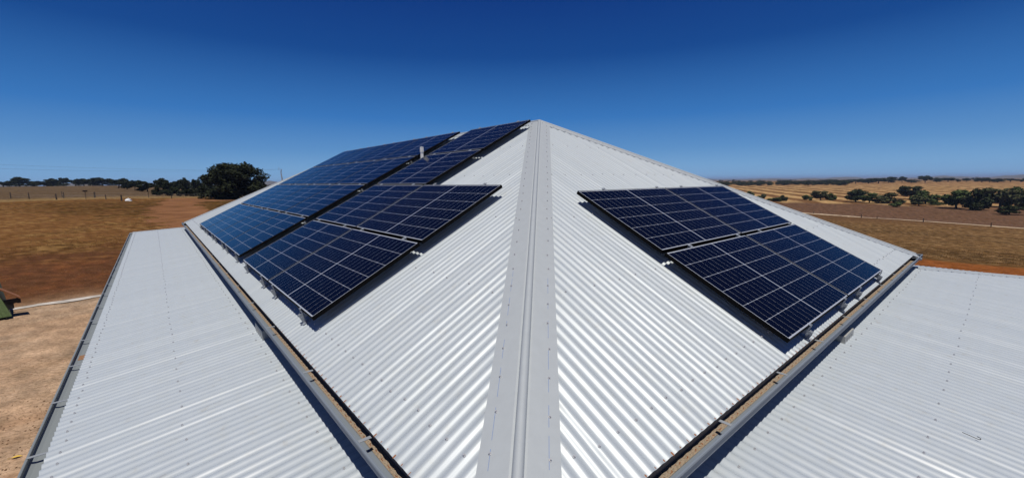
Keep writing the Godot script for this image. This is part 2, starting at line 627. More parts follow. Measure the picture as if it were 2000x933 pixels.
	var sides := [[h(0, 0, VZ), hd(1, 0, 0), hd(0, -1, 0), VL], [h(0, 0, VZ), hd(0, 1, 0), hd(-1, 0, 0), VB], [h(0, VB, VZ), hd(1, 0, 0), hd(0, 1, 0), VL], [h(VL, 0, VZ), hd(0, 1, 0), hd(1, 0, 0), VB]]
	var ns: Array = []
	for i in 4:
		var q: Array = sides[i]
		var out: Vector3 = q[2]
		var e: Vector3 = q[1]
		var s := (out * c2 - Vector3(0, VT * c2, 0))
		var n := (out * VT * c2 + Vector3(0, c2, 0))
		ns.append(n)
		var len: float = q[3]
		var inner := -0.9 if i == 3 else -0.12
		var lo := func(x): return (-x if x < 0.0 else (x - len) if x > len else inner) / c2
		var hi := func(_x): return VW / c2
		var o := obj("verandah_roof_sheet", corrugated(q[0], e, s, n, -VW, len + VW, lo, hi), M.roof2, house)
		if i < 2:
			o.set_meta("label", ["low corrugated verandah roof along the left side", "low corrugated verandah roof along the right side"][i])
			var sc: Array = []
			for row in [0.107, 0.745, 1.365]:
				var k := int(ceil((-row + 0.2) / RIB))
				k += k % 2
				while k * RIB < len + row - 0.2:
					sc.append(Transform3D(Basis(e, n, e.cross(n)), q[0] + e * (k * RIB) + s * (row / c2 + rng.randf_range(-0.008, 0.008)) + n * RH))
					k += 2 if row > 1.0 else (4 if row > 0.5 else 3) if rng.randf() < 0.7 else 3
			stuff("verandah_screw", sm, M.zinc, sc, house)
		# gutter along the outer edge
		var edge: Vector3 = q[0] + out * VW - Vector3(0, VT * VW + 0.012, 0)
		var gm := gutter_mesh(edge - e * (VW + 0.09), edge + e * (len + VW + 0.09), out, 0.09, 0.05)
		var g := obj("verandah_gutter", gm[0], M.gutter_in, house)
		if i < 2:
			var a := -1.5
			while a < len + 1.3:
				var st := begin()
				var p := edge + e * a
				box(st, p + out * 0.094 + Vector3(0, 0.0, 0), e * 0.026, out * -0.1, Vector3(0, 0.003, 0))
				box(st, p + out * 0.0975 + Vector3(0, -0.02, 0), e * 0.026, out * -0.003, Vector3(0, 0.0225, 0))
				obj("gutter_strap", done(st), M.strap, g)
				a += 0.9
		if i == 0:
			# a short mud-stained joiner sleeve in the near part of the gutter
			var j := begin()
			var jp := edge + e * 5.13
			for k in 6:
				var f0 := -0.02 + k * 0.016
				quad(j, jp + out * f0 + Vector3(0, -0.0475, 0), jp + out * f0 + Vector3(0, -0.0475, 0) + e * 0.16, jp + out * (f0 + 0.0155) + Vector3(0, -0.0475, 0) + e * 0.16, jp + out * (f0 + 0.0155) + Vector3(0, -0.0475, 0))
			obj("mud_deposit", done(j), M.mud, g)
		# fascia board under the gutter and two rows of posts
		var fb := begin()
		box(fb, edge + out * -0.07 + Vector3(0, -0.22, 0) - e * (VW - 0.07), e * (len + VW * 2 - 0.14), out * 0.03, Vector3(0, 0.19, 0))
		obj("verandah_beam", done(fb), M.timber, house)
		var cnt := int(len / 3.0) + 1
		for k in cnt + 1:
			var ps := begin()
			var p2 := edge + out * -0.09 + e * lerpf(-VW + 0.1, len + VW - 0.1, float(k) / cnt)
			p2.y = 0.0
			cbox(ps, p2 + Vector3(0, (EAVE - 0.64) / 2.0, 0), Vector3(0.09, EAVE - 0.64, 0.09))
			obj("verandah_post", done(ps), M.timber, house)
	# verandah hip cappings at the four corners
	for q in [[h(0, 0, VZ), h(-VW, -VW, VZ - VW * VT), ns[0], ns[1]], [h(0, VB, VZ), h(-VW, VB + VW, VZ - VW * VT), ns[1], ns[2]], [h(VL, 0, VZ), h(VL + VW, -VW, VZ - VW * VT), ns[3], ns[0]], [h(VL, VB, VZ), h(VL + VW, VB + VW, VZ - VW * VT), ns[2], ns[3]]]:
		var vs: Array = []
		obj("verandah_hip_cap", cap(q[0], q[1], q[2], q[3], 0.13, 0.016, vs), M.cap, house)
		stuff("cap_screw", sm, M.zinc, vs, house)
	# --- walls below the main eaves
	for q in [[h(0.06, 0.06, -EAVE), hd(VL - 0.9, 0, 0), hd(0, 0.12, 0)], [h(0.06, 0.18, -EAVE), hd(0.12, 0, 0), hd(0, W - 0.36, 0)], [h(0.06, W - 0.18, -EAVE), hd(VL - 0.9, 0, 0), hd(0, 0.12, 0)], [h(VL - 0.96, 0.18, -EAVE), hd(0.12, 0, 0), hd(0, W - 0.36, 0)]]:
		var st := begin()
		box(st, q[0], q[1], q[2], Vector3(0, EAVE - 0.1, 0))
		obj("wall", done(st), M.wall, house)
	# slotted steel boxes that stick out of the wall below the main gutters
	for q in [[h(3.77, -0.06, -0.245), hd(1, 0, 0), hd(0, -1, 0), 0.37, 0.093], [h(-0.062, 4.06, -0.25), hd(0, 1, 0), hd(-1, 0, 0), 0.34, 0.075]]:
		var st := begin()
		var e: Vector3 = q[1]
		var out: Vector3 = q[2]
		var len: float = q[3]
		var tall: float = q[4]
		var y := Vector3.UP
		var back := -0.15
		box(st, q[0] + out * -0.004, e * len, out * back, y * 0.004)
		box(st, q[0] + out * -0.004 + y * (tall - 0.004), e * len, out * back, y * 0.004)
		box(st, q[0] + out * -0.004 + y * 0.004, e * 0.004, out * back, y * (tall - 0.008))
		box(st, q[0] + out * -0.004 + e * (len - 0.004) + y * 0.004, e * 0.004, out * back, y * (tall - 0.008))
		# front plate with three upright slots
		box(st, q[0], e * len, out * -0.0035, y * (tall * 0.2))
		box(st, q[0] + y * (tall * 0.62), e * len, out * -0.0035, y * (tall * 0.38))
		var from := 0.0
		for k in 4:
			var to: float = len * [0.2, 0.44, 0.68, 1.0][k]
			box(st, q[0] + e * from + y * (tall * 0.2), e * (to - from), out * -0.0035, y * (tall * 0.42))
			from = to + len * 0.07
		obj("vent_box", done(st), M.box, house)


# ---------------------------------------------------------------- solar panels
func make_panel(called: String, label: String, group: String) -> Node3D:
	# origin: middle of the underside; x along the eave, y out of the roof, z down the slope
	var t := thing(called, label, "solar panel", Vector3.ZERO, group)
	var d := 0.035
	var fr := begin()
	var x := PW / 2.0
	var z := PH / 2.0
	var lip := 0.006
	for q in [[Vector3(-x, 0, -z), Vector3(PW, 0, 0), Vector3(0, 0, lip)], [Vector3(-x, 0, z - lip), Vector3(PW, 0, 0), Vector3(0, 0, lip)], [Vector3(-x, 0, -z + lip), Vector3(lip, 0, 0), Vector3(0, 0, PH - 2 * lip)], [Vector3(x - lip, 0, -z + lip), Vector3(lip, 0, 0), Vector3(0, 0, PH - 2 * lip)]]:
		box(fr, q[0], q[1], Vector3(0, d, 0), q[2])
	obj("frame", done(fr), M.frame, t)
	var bs := begin()
	cbox(bs, Vector3(0, d - 0.004, 0), Vector3(PW - 2 * lip, 0.004, PH - 2 * lip))
	obj("backsheet", done(bs), M.backsheet, t)
	# 108 half cells: two blocks of nine across, six strings down the slope
	var mx := 0.0105 + lip
	var mid := 0.0065
	var cw := (x - mx - mid) / 9.0
	var ch := (PH - 2 * (lip + 0.0105)) / 6.0
	var gx := 0.0022
	var gz := 0.0034
	for side in 2:
		for i in 9:
			for j in 6:
				var cx := (mid + cw * (i + 0.5)) * (1.0 if side else -1.0)
				var cz := -z + lip + 0.0105 + ch * (j + 0.5)
				var o := MeshInstance3D.new()
				o.mesh = M.cell_mesh[i % 2]
				o.position = Vector3(cx, d - 0.0017, cz)
				o.name = "solar_cell"
				t.add_child(o, true)
	return t

func cell_meshes() -> void:
	var lip := 0.006
	var cw := (PW / 2.0 - 0.0105 - lip - 0.0065) / 9.0 - 0.0022
	var ch := (PH - 2 * (lip + 0.0105)) / 6.0 - 0.0034
	var res: Array = []
	for s in [1.0, -1.0]:
		var a := cw / 2.0
		var b := ch / 2.0
		var k := 0.006
		var p := [Vector3(a * s, 0, -b + k), Vector3((a - k) * s, 0, -b), Vector3(-a * s, 0, -b), Vector3(-a * s, 0, b), Vector3((a - k) * s, 0, b), Vector3(a * s, 0, b - k)]
		var st := begin()
		for i in range(1, 5):
			if s > 0:
				tri(st, p[0], p[i + 1], p[i])
			else:
				tri(st, p[0], p[i], p[i + 1])
		for i in 6:
			var q: Vector3 = p[(i + 1) % 6]
			quad(st, p[i], q, q + Vector3(0, -0.0012, 0), p[i] + Vector3(0, -0.0012, 0))
		var m := done(st)
		m.surface_set_material(0, M.cell)
		res.append(m)
	M.cell_mesh = res

func clone(src: Node3D, label: String, group: String, base: String) -> Node3D:
	var r: Node3D = src.duplicate()
	r.name = numbered(base)
	add_child(r)
	r.set_meta("label", label)
	r.set_meta("group", group)
	return r

func face_transform(left: bool, along: float, s: float, up: float) -> Transform3D:
	# world transform of a point on the left or right roof face, y out of the roof, -z up the slope
	var b: Basis
	var p: Vector3
	if left:
		var sl := hd(0, cs, cs * T)
		b = Basis(hd(-1, 0, 0), hd(0, -T * cs, cs), -sl)
		p = h(along, 0, 0) + sl * s + b.y * up
	else:
		var sr := hd(cs, 0, cs * T)
		b = Basis(hd(0, 1, 0), hd(-T * cs, 0, cs), -sr)
		p = h(0, along, 0) + sr * s + b.y * up
	return house.transform * Transform3D(b, p)

func make_solar() -> void:
	cell_meshes()
	var near_left := "panels of the left array nearest the hip"
	var far_left := "panels of the long left array"
	var right_side := "panels on the right hip end"
	var level := ["lowest row", "second row up", "third row up", "top row"]
	var nth := ["nearest the hip", "second from the hip end", "third from the hip end", "farthest from the hip"]
	var list: Array = []
	for j in 4:
		for k in 2:
			if j >= 2 and k == 0:
				continue
			var words: String
			if j < 2:
				words = "solar panel in the %s of the small left array, %s the hip" % [["lower row", "second row"][j], ["nearer", "farther from"][k]]
			else:
				words = ["dark blue solar panel, single third one up in the small left array", "dark blue solar panel, topmost of the small left array, beside the roof peak"][j - 2]
			list.append([true, 2.6821 + k * PSTEP + PW / 2, 0.2213 + j * PROW + PH / 2, words, near_left])
	for j in 4:
		for k in 4:
			list.append([true, 6.5858 + k * PSTEP + PW / 2, 0.2348 + j * PROW + PH / 2, "panel of the long left array, %s, %s" % [level[j], nth[k]], far_left])
	for j in 2:
		for k in 2:
			list.append([false, 2.6571 + k * PSTEP + PW / 2, 0.0694 + j * PROW + PH / 2, "panel on the right roof face, %s, %s the hip" % [["lower row by the gutter", "upper row"][j], ["nearer", "farther from"][k]], right_side])
	var src: Node3D
	for q in list:
		var o: Node3D
		if src == null:
			src = make_panel("solar_panel", q[3], q[4])
			o = src
		else:
			o = clone(src, q[3], q[4], "solar_panel")
		o.transform = face_transform(q[0], q[1], q[2], PTOP - 0.035)
		o.rotate_object_local(Vector3.RIGHT, rng.randf_range(-0.0015, 0.0015))
		o.rotate_object_local(Vector3.BACK, rng.randf_range(-0.0012, 0.0012))
	# rails that run up the slope under the panels, with feet, mid clamps and end clamps
	var rails: Array = []
	var ordinal := ["first", "second", "third", "fourth", "fifth", "sixth", "seventh", "eighth"]
	for k in 4:
		var top := 2 if k < 2 else 4
		rails.append([true, 2.6821 + (k / 2) * PSTEP + [0.33, 1.46][k % 2], 0.2213, top, "aluminium mounting rail under the small left array, %s from the hip" % ordinal[k], "rails under the small left array"])
	for k in 8:
		rails.append([true, 6.5858 + (k / 2) * PSTEP + [0.3, 1.43][k % 2], 0.2348, 4, "aluminium mounting rail under the long left array, %s from the hip" % ordinal[k], "rails under the long left array"])
	for k in 4:
		rails.append([false, 2.6571 + (k / 2) * PSTEP + [0.47, 1.58][k % 2], 0.0694, 2, "aluminium mounting rail under the panels on the right roof face, %s from the hip" % ordinal[k], "rails under the right panels"])
	for q in rails:
		var n: int = q[3]
		var len := n * PROW + 0.07
		var t := thing("mounting_rail", q[4], "rail", Vector3.ZERO, q[5])
		t.transform = face_transform(q[0], q[1], q[2] - 0.05, RH)
		var st := begin()
		var y0 := 0.04
		cbox(st, Vector3(0, y0 + 0.009, -len / 2 - 0.008), Vector3(0.036, 0.018, len - 0.02))
		cbox(st, Vector3(-0.0105, y0 + 0.031, -len / 2), Vector3(0.011, 0.026, len))
		cbox(st, Vector3(0.0105, y0 + 0.031, -len / 2), Vector3(0.011, 0.026, len))
		obj("rail_bar", done(st), M.alu, t)
		var k := 0
		while k * 1.15 < len - 0.1:
			var ft := begin()
			cbox(ft, Vector3(0.03, 0.003, 0.005 - k * 1.15 - 0.02), Vector3(0.055, 0.004, 0.06))
			cbox(ft, Vector3(0.0215, 0.032, 0.005 - k * 1.15 - 0.02), Vector3(0.004, 0.056, 0.035))
			tube(ft, Vector3(0.042, 0.005, -0.015 - k * 1.15), Vector3(0.042, 0.013, -0.015 - k * 1.15), 0.006, 0.006, 6)
			obj("rail_foot", done(ft), M.alu, t)
			k += 1
		for e in n + 1:
			var cl := begin()
			var zc := -0.05 - e * PROW + (0.0 if e == 0 else 0.0175)
			if e == 0:
				cbox(cl, Vector3(0, 0.092, 0.012 + zc), Vector3(0.034, 0.05, 0.008))
				cbox(cl, Vector3(0, 0.1242, 0.002 + zc), Vector3(0.034, 0.0035, 0.022))
				tube(cl, Vector3(0, 0.1265, 0.006 + zc), Vector3(0, 0.133, 0.006 + zc), 0.006, 0.006, 6)
			else:
				cbox(cl, Vector3(0, 0.1245, zc), Vector3(0.045, 0.005, 0.05))
				cbox(cl, Vector3(0, 0.095, zc), Vector3(0.04, 0.05, 0.014))
				tube(cl, Vector3(0, 0.127, zc), Vector3(0, 0.135, zc), 0.008, 0.008, 6)
			obj("panel_clamp", done(cl), M.alu, t)


# ---------------------------------------------------------------- trees
func crown_mesh(seed_: int, kind: String, leaves: int) -> ArrayMesh:
	# unit tree crown: base at y = 0, top about 1, radius about 0.5
	var r := RandomNumberGenerator.new()
	r.seed = seed_
	var lobes: Array = []
	if kind == "gum":
		for k in 14:
			var a := r.randf() * TAU
			var d := sqrt(r.randf()) * 0.36
			lobes.append([Vector3(cos(a) * d, r.randf_range(0.42, 0.88) - d * 0.3, sin(a) * d), Vector3(r.randf_range(0.13, 0.2), r.randf_range(0.11, 0.17), r.randf_range(0.13, 0.2))])
	elif kind == "bush":
		for k in 10:
			var a := r.randf() * TAU
			var d := sqrt(r.randf()) * 0.36
			var y := r.randf_range(0.18, 0.8) * (1.0 - d * 0.9)
			lobes.append([Vector3(cos(a) * d, y, sin(a) * d), Vector3(r.randf_range(0.13, 0.21), r.randf_range(0.14, 0.22), r.randf_range(0.13, 0.21))])
	elif kind == "big":
		for k in 90:
			var a := r.randf() * TAU
			var f := pow(r.randf(), 0.45)
			var y := r.randf_range(0.08, 0.88)
			var rad := 0.4 * pow(maxf(0.02, 1.0 - pow(absf(y - 0.38) / 0.56, 2.6)), 0.5)
			lobes.append([Vector3(cos(a) * rad * f, y, sin(a) * rad * f), Vector3(r.randf_range(0.08, 0.14), r.randf_range(0.08, 0.13), r.randf_range(0.08, 0.14))])
	else:
		for k in 14:
			var a := r.randf() * TAU
			var d := sqrt(r.randf()) * 0.34
			lobes.append([Vector3(cos(a) * d, r.randf_range(0.24, 0.86) - d * 0.3, sin(a) * d), Vector3(r.randf_range(0.12, 0.2), r.randf_range(0.11, 0.17), r.randf_range(0.12, 0.2))])
	var tone: Array = []
	for k in lobes.size():
		tone.append(r.randf_range(0.65, 1.4))
	var st := begin()
	var size := 0.06 if kind != "big" else 0.03
	for k in leaves:
		var i := r.randi() % lobes.size()
		var q: Array = lobes[i]
		var d := Vector3(r.randfn(), r.randfn(), r.randfn()).normalized() * pow(r.randf(), 0.3) * r.randf_range(0.85, 1.15)
		var p: Vector3 = q[0] + d * q[1]
		if p.y < 0.02:
			p.y = 0.02 + r.randf() * 0.05
		var n := (d + Vector3(r.randfn(), r.randfn(), r.randfn()) * 0.6).normalized()
		var s := n.cross(Vector3(r.randfn(), r.randfn(), r.randfn())).normalized()
		var t := n.cross(s)
		var w := size * r.randf_range(0.6, 1.3)
		var hgt := size * r.randf_range(0.8, 1.7)
		var f: float = tone[i] * r.randf_range(0.7, 1.3)
		var c := Color(f, f * r.randf_range(0.94, 1.06), f * 0.95)
		for v in [p - s * w * 0.5, p + t * hgt * 0.6, p + s * w * 0.5, p - s * w * 0.5, p + s * w * 0.5, p - t * hgt * 0.6]:
			st.set_color(c); st.set_normal(n); st.add_vertex(v)
	return st.commit()

func trunk_mesh(seed_: int, kind: String) -> ArrayMesh:
	var r := RandomNumberGenerator.new()
	r.seed = seed_ + 77
	var st := begin(true)
	var fork := 0.3 if kind == "gum" else 0.2
	var top := Vector3(r.randf_range(-0.04, 0.04), fork, r.randf_range(-0.04, 0.04))
	tube(st, Vector3(0, -0.05, 0), top, 0.035, 0.025, 7)
	for k in 5:
		var a := TAU * k / 5.0 + r.randf() * 0.8
		var m := top + Vector3(cos(a) * 0.12, 0.16, sin(a) * 0.12)
		tube(st, top, m, 0.02, 0.012, 5)
		tube(st, m, m + Vector3(cos(a) * 0.16, r.randf_range(0.1, 0.22), sin(a) * 0.16), 0.012, 0.004, 5)
	return done(st)

var tree_kinds := {}

func tree(called: String, kind: String, variant: int, x: float, z: float, tall: float, wide: float, label: String, group: String, m: Material) -> void:
	var key := kind + str(variant)
	if not tree_kinds.has(key):
		tree_kinds[key] = [crown_mesh(variant * 13 + kind.length() * 101, kind, {"gum": 2600, "bush": 2600, "mid": 2600, "big": 16000}[kind]), trunk_mesh(variant, kind)]
	var t := thing(called, label, "shrub" if called == "shrub" else "tree", Vector3(x, land(x, z) - 0.05, z), group)
	t.rotation.y = fmod(x * 12.9898 + z * 78.233, TAU)
	t.scale = Vector3(wide, tall, wide)
	obj("crown", tree_kinds[key][0], m, t)
	obj("trunk", tree_kinds[key][1], M.bark, t)

func make_trees() -> void:
	# name, kind, variant, x, z, height, width, label, group, leaves
	for q in [
		["gum_tree", "gum", 0, -307.4, -256.0, 3.7, 8.7, "dark spreading gum on the left skyline, first from the left edge of the ten", "gums on the left skyline", "leaves_dark"],
		["gum_tree", "gum", 1, -307.6, -265.0, 6.3, 11.8, "dark spreading gum on the left skyline, second from the left edge of the ten", "gums on the left skyline", "leaves_dark"],
		["gum_tree", "mid", 2, -308.2, -273.5, 4.0, 10.7, "dark spreading gum on the left skyline, third from the left edge of the ten", "gums on the left skyline", "leaves_dark"],
		["gum_tree", "mid", 0, -296.6, -268.4, 3.9, 8.4, "dark spreading gum on the left skyline, fourth from the left edge of the ten", "gums on the left skyline", "leaves_dark"],
		["gum_tree", "gum", 1, -298.3, -275.4, 5.4, 8.6, "dark spreading gum on the left skyline, fifth from the left edge of the ten", "gums on the left skyline", "leaves_dark"],
		["gum_tree", "gum", 2, -299.4, -283.0, 6.2, 6.6, "dark spreading gum on the left skyline, sixth from the left edge of the ten", "gums on the left skyline", "leaves_dark"],
		["gum_tree", "gum", 0, -287.0, -278.6, 5.3, 8.0, "dark spreading gum on the left skyline, seventh from the left edge of the ten", "gums on the left skyline", "leaves_dark"],
		["gum_tree", "gum", 1, -288.5, -285.7, 5.2, 9.7, "dark spreading gum on the left skyline, eighth from the left edge of the ten", "gums on the left skyline", "leaves_dark"],
		["gum_tree", "gum", 2, -289.8, -292.9, 5.2, 8.4, "dark spreading gum on the left skyline, ninth from the left edge of the ten", "gums on the left skyline", "leaves_dark"],
		["gum_tree", "gum", 0, -277.8, -287.8, 6.3, 12.8, "dark spreading gum on the left skyline, tenth from the left edge of the ten", "gums on the left skyline", "leaves_dark"],
		["gum_tree", "gum", 0, -185.1, -199.3, 5.1, 9.4, "dark gum in the row left of the big tree, first from left", "back row of gums left of the big tree", "leaves_dark"],
		["gum_tree", "mid", 1, -150.8, -165.8, 4.2, 4.8, "dark gum in the row left of the big tree, second from left", "back row of gums left of the big tree", "leaves_dark"],
		["gum_tree", "gum", 2, -133.8, -150.2, 4.1, 4.3, "dark gum in the row left of the big tree, third from left", "back row of gums left of the big tree", "leaves_dark"],
		["gum_tree", "mid", 0, -120.8, -140.3, 4.1, 6.6, "dark gum in the row left of the big tree, fourth from left", "back row of gums left of the big tree", "leaves_dark"],
		["gum_tree", "gum", 1, -115.0, -139.2, 4.8, 5.4, "dark gum in the row left of the big tree, fifth from left", "back row of gums left of the big tree", "leaves_dark"],
		["gum_tree", "mid", 2, -104.6, -129.3, 3.9, 4.0, "dark gum in the row left of the big tree, sixth from left", "back row of gums left of the big tree", "leaves_dark"],
		["gum_tree", "gum", 0, -109.9, -139.1, 4.8, 4.4, "dark gum in the row left of the big tree, seventh from left", "back row of gums left of the big tree", "leaves_dark"],
		["gum_tree", "mid", 1, -104.7, -135.9, 5.4, 3.2, "dark gum in the row left of the big tree, eighth from left", "back row of gums left of the big tree", "leaves_dark"],
		["gum_tree", "gum", 2, -105.3, -141.8, 5.2, 3.3, "dark gum in the row left of the big tree, ninth from left", "back row of gums left of the big tree", "leaves_dark"],
		["gum_tree", "mid", 0, -94.5, -131.0, 4.4, 3.4, "dark gum in the row left of the big tree, tenth from left", "back row of gums left of the big tree", "leaves_dark"],
		["shrub", "bush", 0, -89.9, -106.8, 2.3, 3.1, "dense low dark shrub in front of the gums, first from the left of five", "dense shrubs left of the big tree", "leaves_dark"],
		["shrub", "bush", 1, -84.9, -105.4, 2.8, 4.4, "dense low dark shrub in front of the gums, second from the left of five", "dense shrubs left of the big tree", "leaves_dark"],
		["shrub", "bush", 2, -80.1, -103.7, 2.9, 4.6, "dense low dark shrub in front of the gums, third from the left of five", "dense shrubs left of the big tree", "leaves_dark"],
		["shrub", "bush", 0, -75.3, -102.0, 2.9, 4.5, "dense low dark shrub in front of the gums, fourth from the left of five", "dense shrubs left of the big tree", "leaves_dark"],
		["shrub", "bush", 1, -67.9, -95.3, 2.6, 3.0, "dense low dark shrub in front of the gums, fifth from the left of five", "dense shrubs left of the big tree", "leaves_dark"],
		["big_tree", "big", 0, -59.9, -91.9, 8.0, 13.9, "large dense dark round tree standing beside the left roof slope", "", "leaves_dark"],
		["shrub", "bush", 1, -54.8, -92.6, 4.2, 4.1, "dark shrub at the right foot of the large round tree", "", "leaves_dark"],
		["shrub", "bush", 2, -60.4, -88.9, 1.9, 4.6, "low dark shrub under the left side of the large round tree", "", "leaves_dark"],
		["shrub", "bush", 2, -65.7, -89.2, 0.8, 1.3, "tiny shrub on the pale grass in front of the dense shrubs", "", "leaves_dark"],
		["gum_tree", "mid", 0, -160.9, -282.1, 3.5, 9.6, "far dark tree low beside the power pole, first of three", "far trees by the power pole", "leaves_dark"],
		["gum_tree", "mid", 1, -151.5, -275.7, 3.1, 7.9, "far dark tree low beside the power pole, second of three", "far trees by the power pole", "leaves_dark"],
		["gum_tree", "mid", 2, -159.4, -301.4, 3.2, 9.4, "far dark tree low beside the power pole, third of three", "far trees by the power pole", "leaves_dark"],
		["shrub", "bush", 0, 153.5, -273.0, 4.1, 7.8, "small green shrub along the creek below the striped field, first from the left", "trees along the creek on the right", "leaves_green"],
		["shrub", "bush", 1, 140.7, -236.6, 4.2, 5.6, "small green shrub along the creek below the striped field, second from the left", "trees along the creek on the right", "leaves_olive"],
		["shrub", "bush", 2, 137.6, -221.3, 3.3, 7.5, "small green shrub along the creek below the striped field, third from the left", "trees along the creek on the right", "leaves_green"],
		["shrub", "bush", 0, 142.2, -220.0, 3.6, 5.7, "small green shrub along the creek below the striped field, fourth from the left", "trees along the creek on the right", "leaves"],
		["shrub", "bush", 1, 158.8, -225.9, 3.7, 5.3, "small green shrub along the creek below the striped field, fifth from the left", "trees along the creek on the right", "leaves_green"],
		["creek_tree", "mid", 2, 165.0, -224.2, 5.9, 9.9, "rounded green tree along the creek below the striped field, sixth from the left", "trees along the creek on the right", "leaves_olive"],
		["shrub", "bush", 0, 168.8, -223.1, 4.2, 6.4, "small green shrub along the creek below the striped field, seventh from the left", "trees along the creek on the right", "leaves_green"],
		["creek_tree", "mid", 1, 170.1, -207.7, 6.8, 11.9, "rounded green tree along the creek below the striped field, eighth from the left", "trees along the creek on the right", "leaves"],
		["creek_tree", "mid", 2, 169.5, -198.9, 5.5, 7.8, "rounded green tree along the creek below the striped field, ninth from the left", "trees along the creek on the right", "leaves_green"],
		["creek_tree", "bush", 0, 173.6, -193.6, 5.4, 14.7, "rounded green tree along the creek below the striped field, tenth from the left", "trees along the creek on the right", "leaves_olive"],
		["shrub", "bush", 1, 157.2, -171.4, 2.6, 4.9, "small green shrub along the creek below the striped field, eleventh from the left", "trees along the creek on the right", "leaves_green"],
		["creek_tree", "mid", 2, 214.9, -225.9, 7.9, 13.0, "rounded green tree along the creek below the striped field, twelfth from the left", "trees along the creek on the right", "leaves"],
		["creek_tree", "bush", 0, 184.2, -186.9, 6.6, 12.7, "rounded green tree along the creek below the striped field, thirteenth from the left", "trees along the creek on the right", "leaves_green"],
		["creek_tree", "mid", 1, 170.3, -175.3, 4.4, 6.9, "rounded green tree along the creek below the striped field, fourteenth from the left", "trees along the creek on the right", "leaves_olive"],
		["creek_tree", "mid", 2, 169.4, -159.7, 8.2, 12.1, "rounded green tree along the creek below the striped field, fifteenth from the left", "trees along the creek on the right", "leaves_green"],
		["creek_tree", "bush", 0, 167.2, -152.0, 8.4, 9.9, "rounded green tree along the creek below the striped field, sixteenth from the left", "trees along the creek on the right", "leaves"],
		["creek_tree", "mid", 1, 211.4, -187.6, 5.9, 7.3, "rounded green tree along the creek below the striped field, seventeenth from the left", "trees along the creek on the right", "leaves_green"],
		["creek_tree", "mid", 2, 191.4, -164.1, 8.5, 14.1, "rounded green tree along the creek below the striped field, eighteenth from the left", "trees along the creek on the right", "leaves_olive"],
		["creek_tree", "bush", 0, 196.1, -163.0, 8.6, 10.6, "rounded green tree along the creek below the striped field, nineteenth from the left", "trees along the creek on the right", "leaves_green"],
		["creek_tree", "mid", 1, 158.5, -133.1, 3.2, 8.0, "rounded green tree along the creek below the striped field, twentieth from the left", "trees along the creek on the right", "leaves"],
		["shrub", "bush", 2, 182.1, -179.8, 2.7, 7.0, "small green shrub along the creek below the striped field, twenty-first from the left", "trees along the creek on the right", "leaves_green"],
		["creek_tree", "bush", 0, 183.6, -148.7, 8.6, 11.6, "rounded green tree along the creek below the striped field, twenty-second from the left", "trees along the creek on the right", "leaves_olive"],
		["skyline_tree", "gum", 0, 400.1, -605.2, 5.3, 17.4, "dark tree on the right skyline above the striped field, first from the left", "trees on the right skyline", "leaves"],
		["skyline_tree", "mid", 1, 409.9, -594.9, 5.6, 20.2, "dark tree on the right skyline above the striped field, second from the left", "trees on the right skyline", "leaves"],
		["skyline_tree", "gum", 2, 418.8, -585.2, 5.9, 18.3, "dark tree on the right skyline above the striped field, third from the left", "trees on the right skyline", "leaves"],
		["skyline_tree", "mid", 0, 447.9, -603.5, 6.8, 23.6, "dark tree on the right skyline above the striped field, fourth from the left", "trees on the right skyline", "leaves"],
		["skyline_tree", "gum", 1, 455.0, -595.6, 6.4, 20.2, "dark tree on the right skyline above the striped field, fifth from the left", "trees on the right skyline", "leaves"],
		["skyline_tree", "mid", 2, 473.4, -598.7, 6.4, 23.4, "dark tree on the right skyline above the striped field, sixth from the left", "trees on the right skyline", "leaves"],
		["skyline_tree", "gum", 0, 491.1, -602.8, 6.8, 18.9, "dark tree on the right skyline above the striped field, seventh from the left", "trees on the right skyline", "leaves"],
		["skyline_tree", "mid", 1, 500.0, -591.6, 7.4, 21.6, "dark tree on the right skyline above the striped field, eighth from the left", "trees on the right skyline", "leaves"],
		["skyline_tree", "gum", 2, 506.4, -583.3, 8.1, 22.8, "dark tree on the right skyline above the striped field, ninth from the left", "trees on the right skyline", "leaves"],
		["skyline_tree", "mid", 0, 534.7, -600.1, 9.8, 21.9, "dark tree on the right skyline above the striped field, tenth from the left", "trees on the right skyline", "leaves"],
		["skyline_tree", "gum", 1, 567.4, -613.5, 8.9, 12.8, "dark tree on the right skyline above the striped field, eleventh from the left", "trees on the right skyline", "leaves"],
		["skyline_tree", "mid", 2, 548.5, -580.0, 5.1, 24.2, "dark tree on the right skyline above the striped field, twelfth from the left", "trees on the right skyline", "leaves"],
		["skyline_tree", "gum", 0, 568.0, -579.9, 10.6, 16.6, "dark tree on the right skyline above the striped field, thirteenth from the left", "trees on the right skyline", "leaves"],
		["skyline_tree", "mid", 1, 586.0, -582.4, 7.0, 13.7, "dark tree on the right skyline above the striped field, fourteenth from the left", "trees on the right skyline", "leaves"],
		["skyline_tree", "gum", 2, 617.2, -597.0, 6.4, 20.3, "dark tree on the right skyline above the striped field, fifteenth from the left", "trees on the right skyline", "leaves"],
		["skyline_tree", "mid", 0, 621.9, -587.8, 4.4, 6.9, "dark tree on the right skyline above the striped field, sixteenth from the left", "trees on the right skyline", "leaves"],
		["skyline_tree", "gum", 1, 625.3, -581.0, 5.5, 10.6, "dark tree on the right skyline above the striped field, seventeenth from the left", "trees on the right skyline", "leaves"],
		["skyline_tree", "mid", 2, 619.1, -556.4, 6.6, 18.9, "dark tree on the right skyline above the striped field, eighteenth from the left", "trees on the right skyline", "leaves"],
		["skyline_tree", "gum", 0, 622.5, -549.9, 5.2, 15.8, "dark tree on the right skyline above the striped field, nineteenth from the left", "trees on the right skyline", "leaves"],
		["skyline_tree", "mid", 1, 613.8, -533.0, 5.4, 18.1, "dark tree on the right skyline above the striped field, twentieth from the left", "trees on the right skyline", "leaves"],
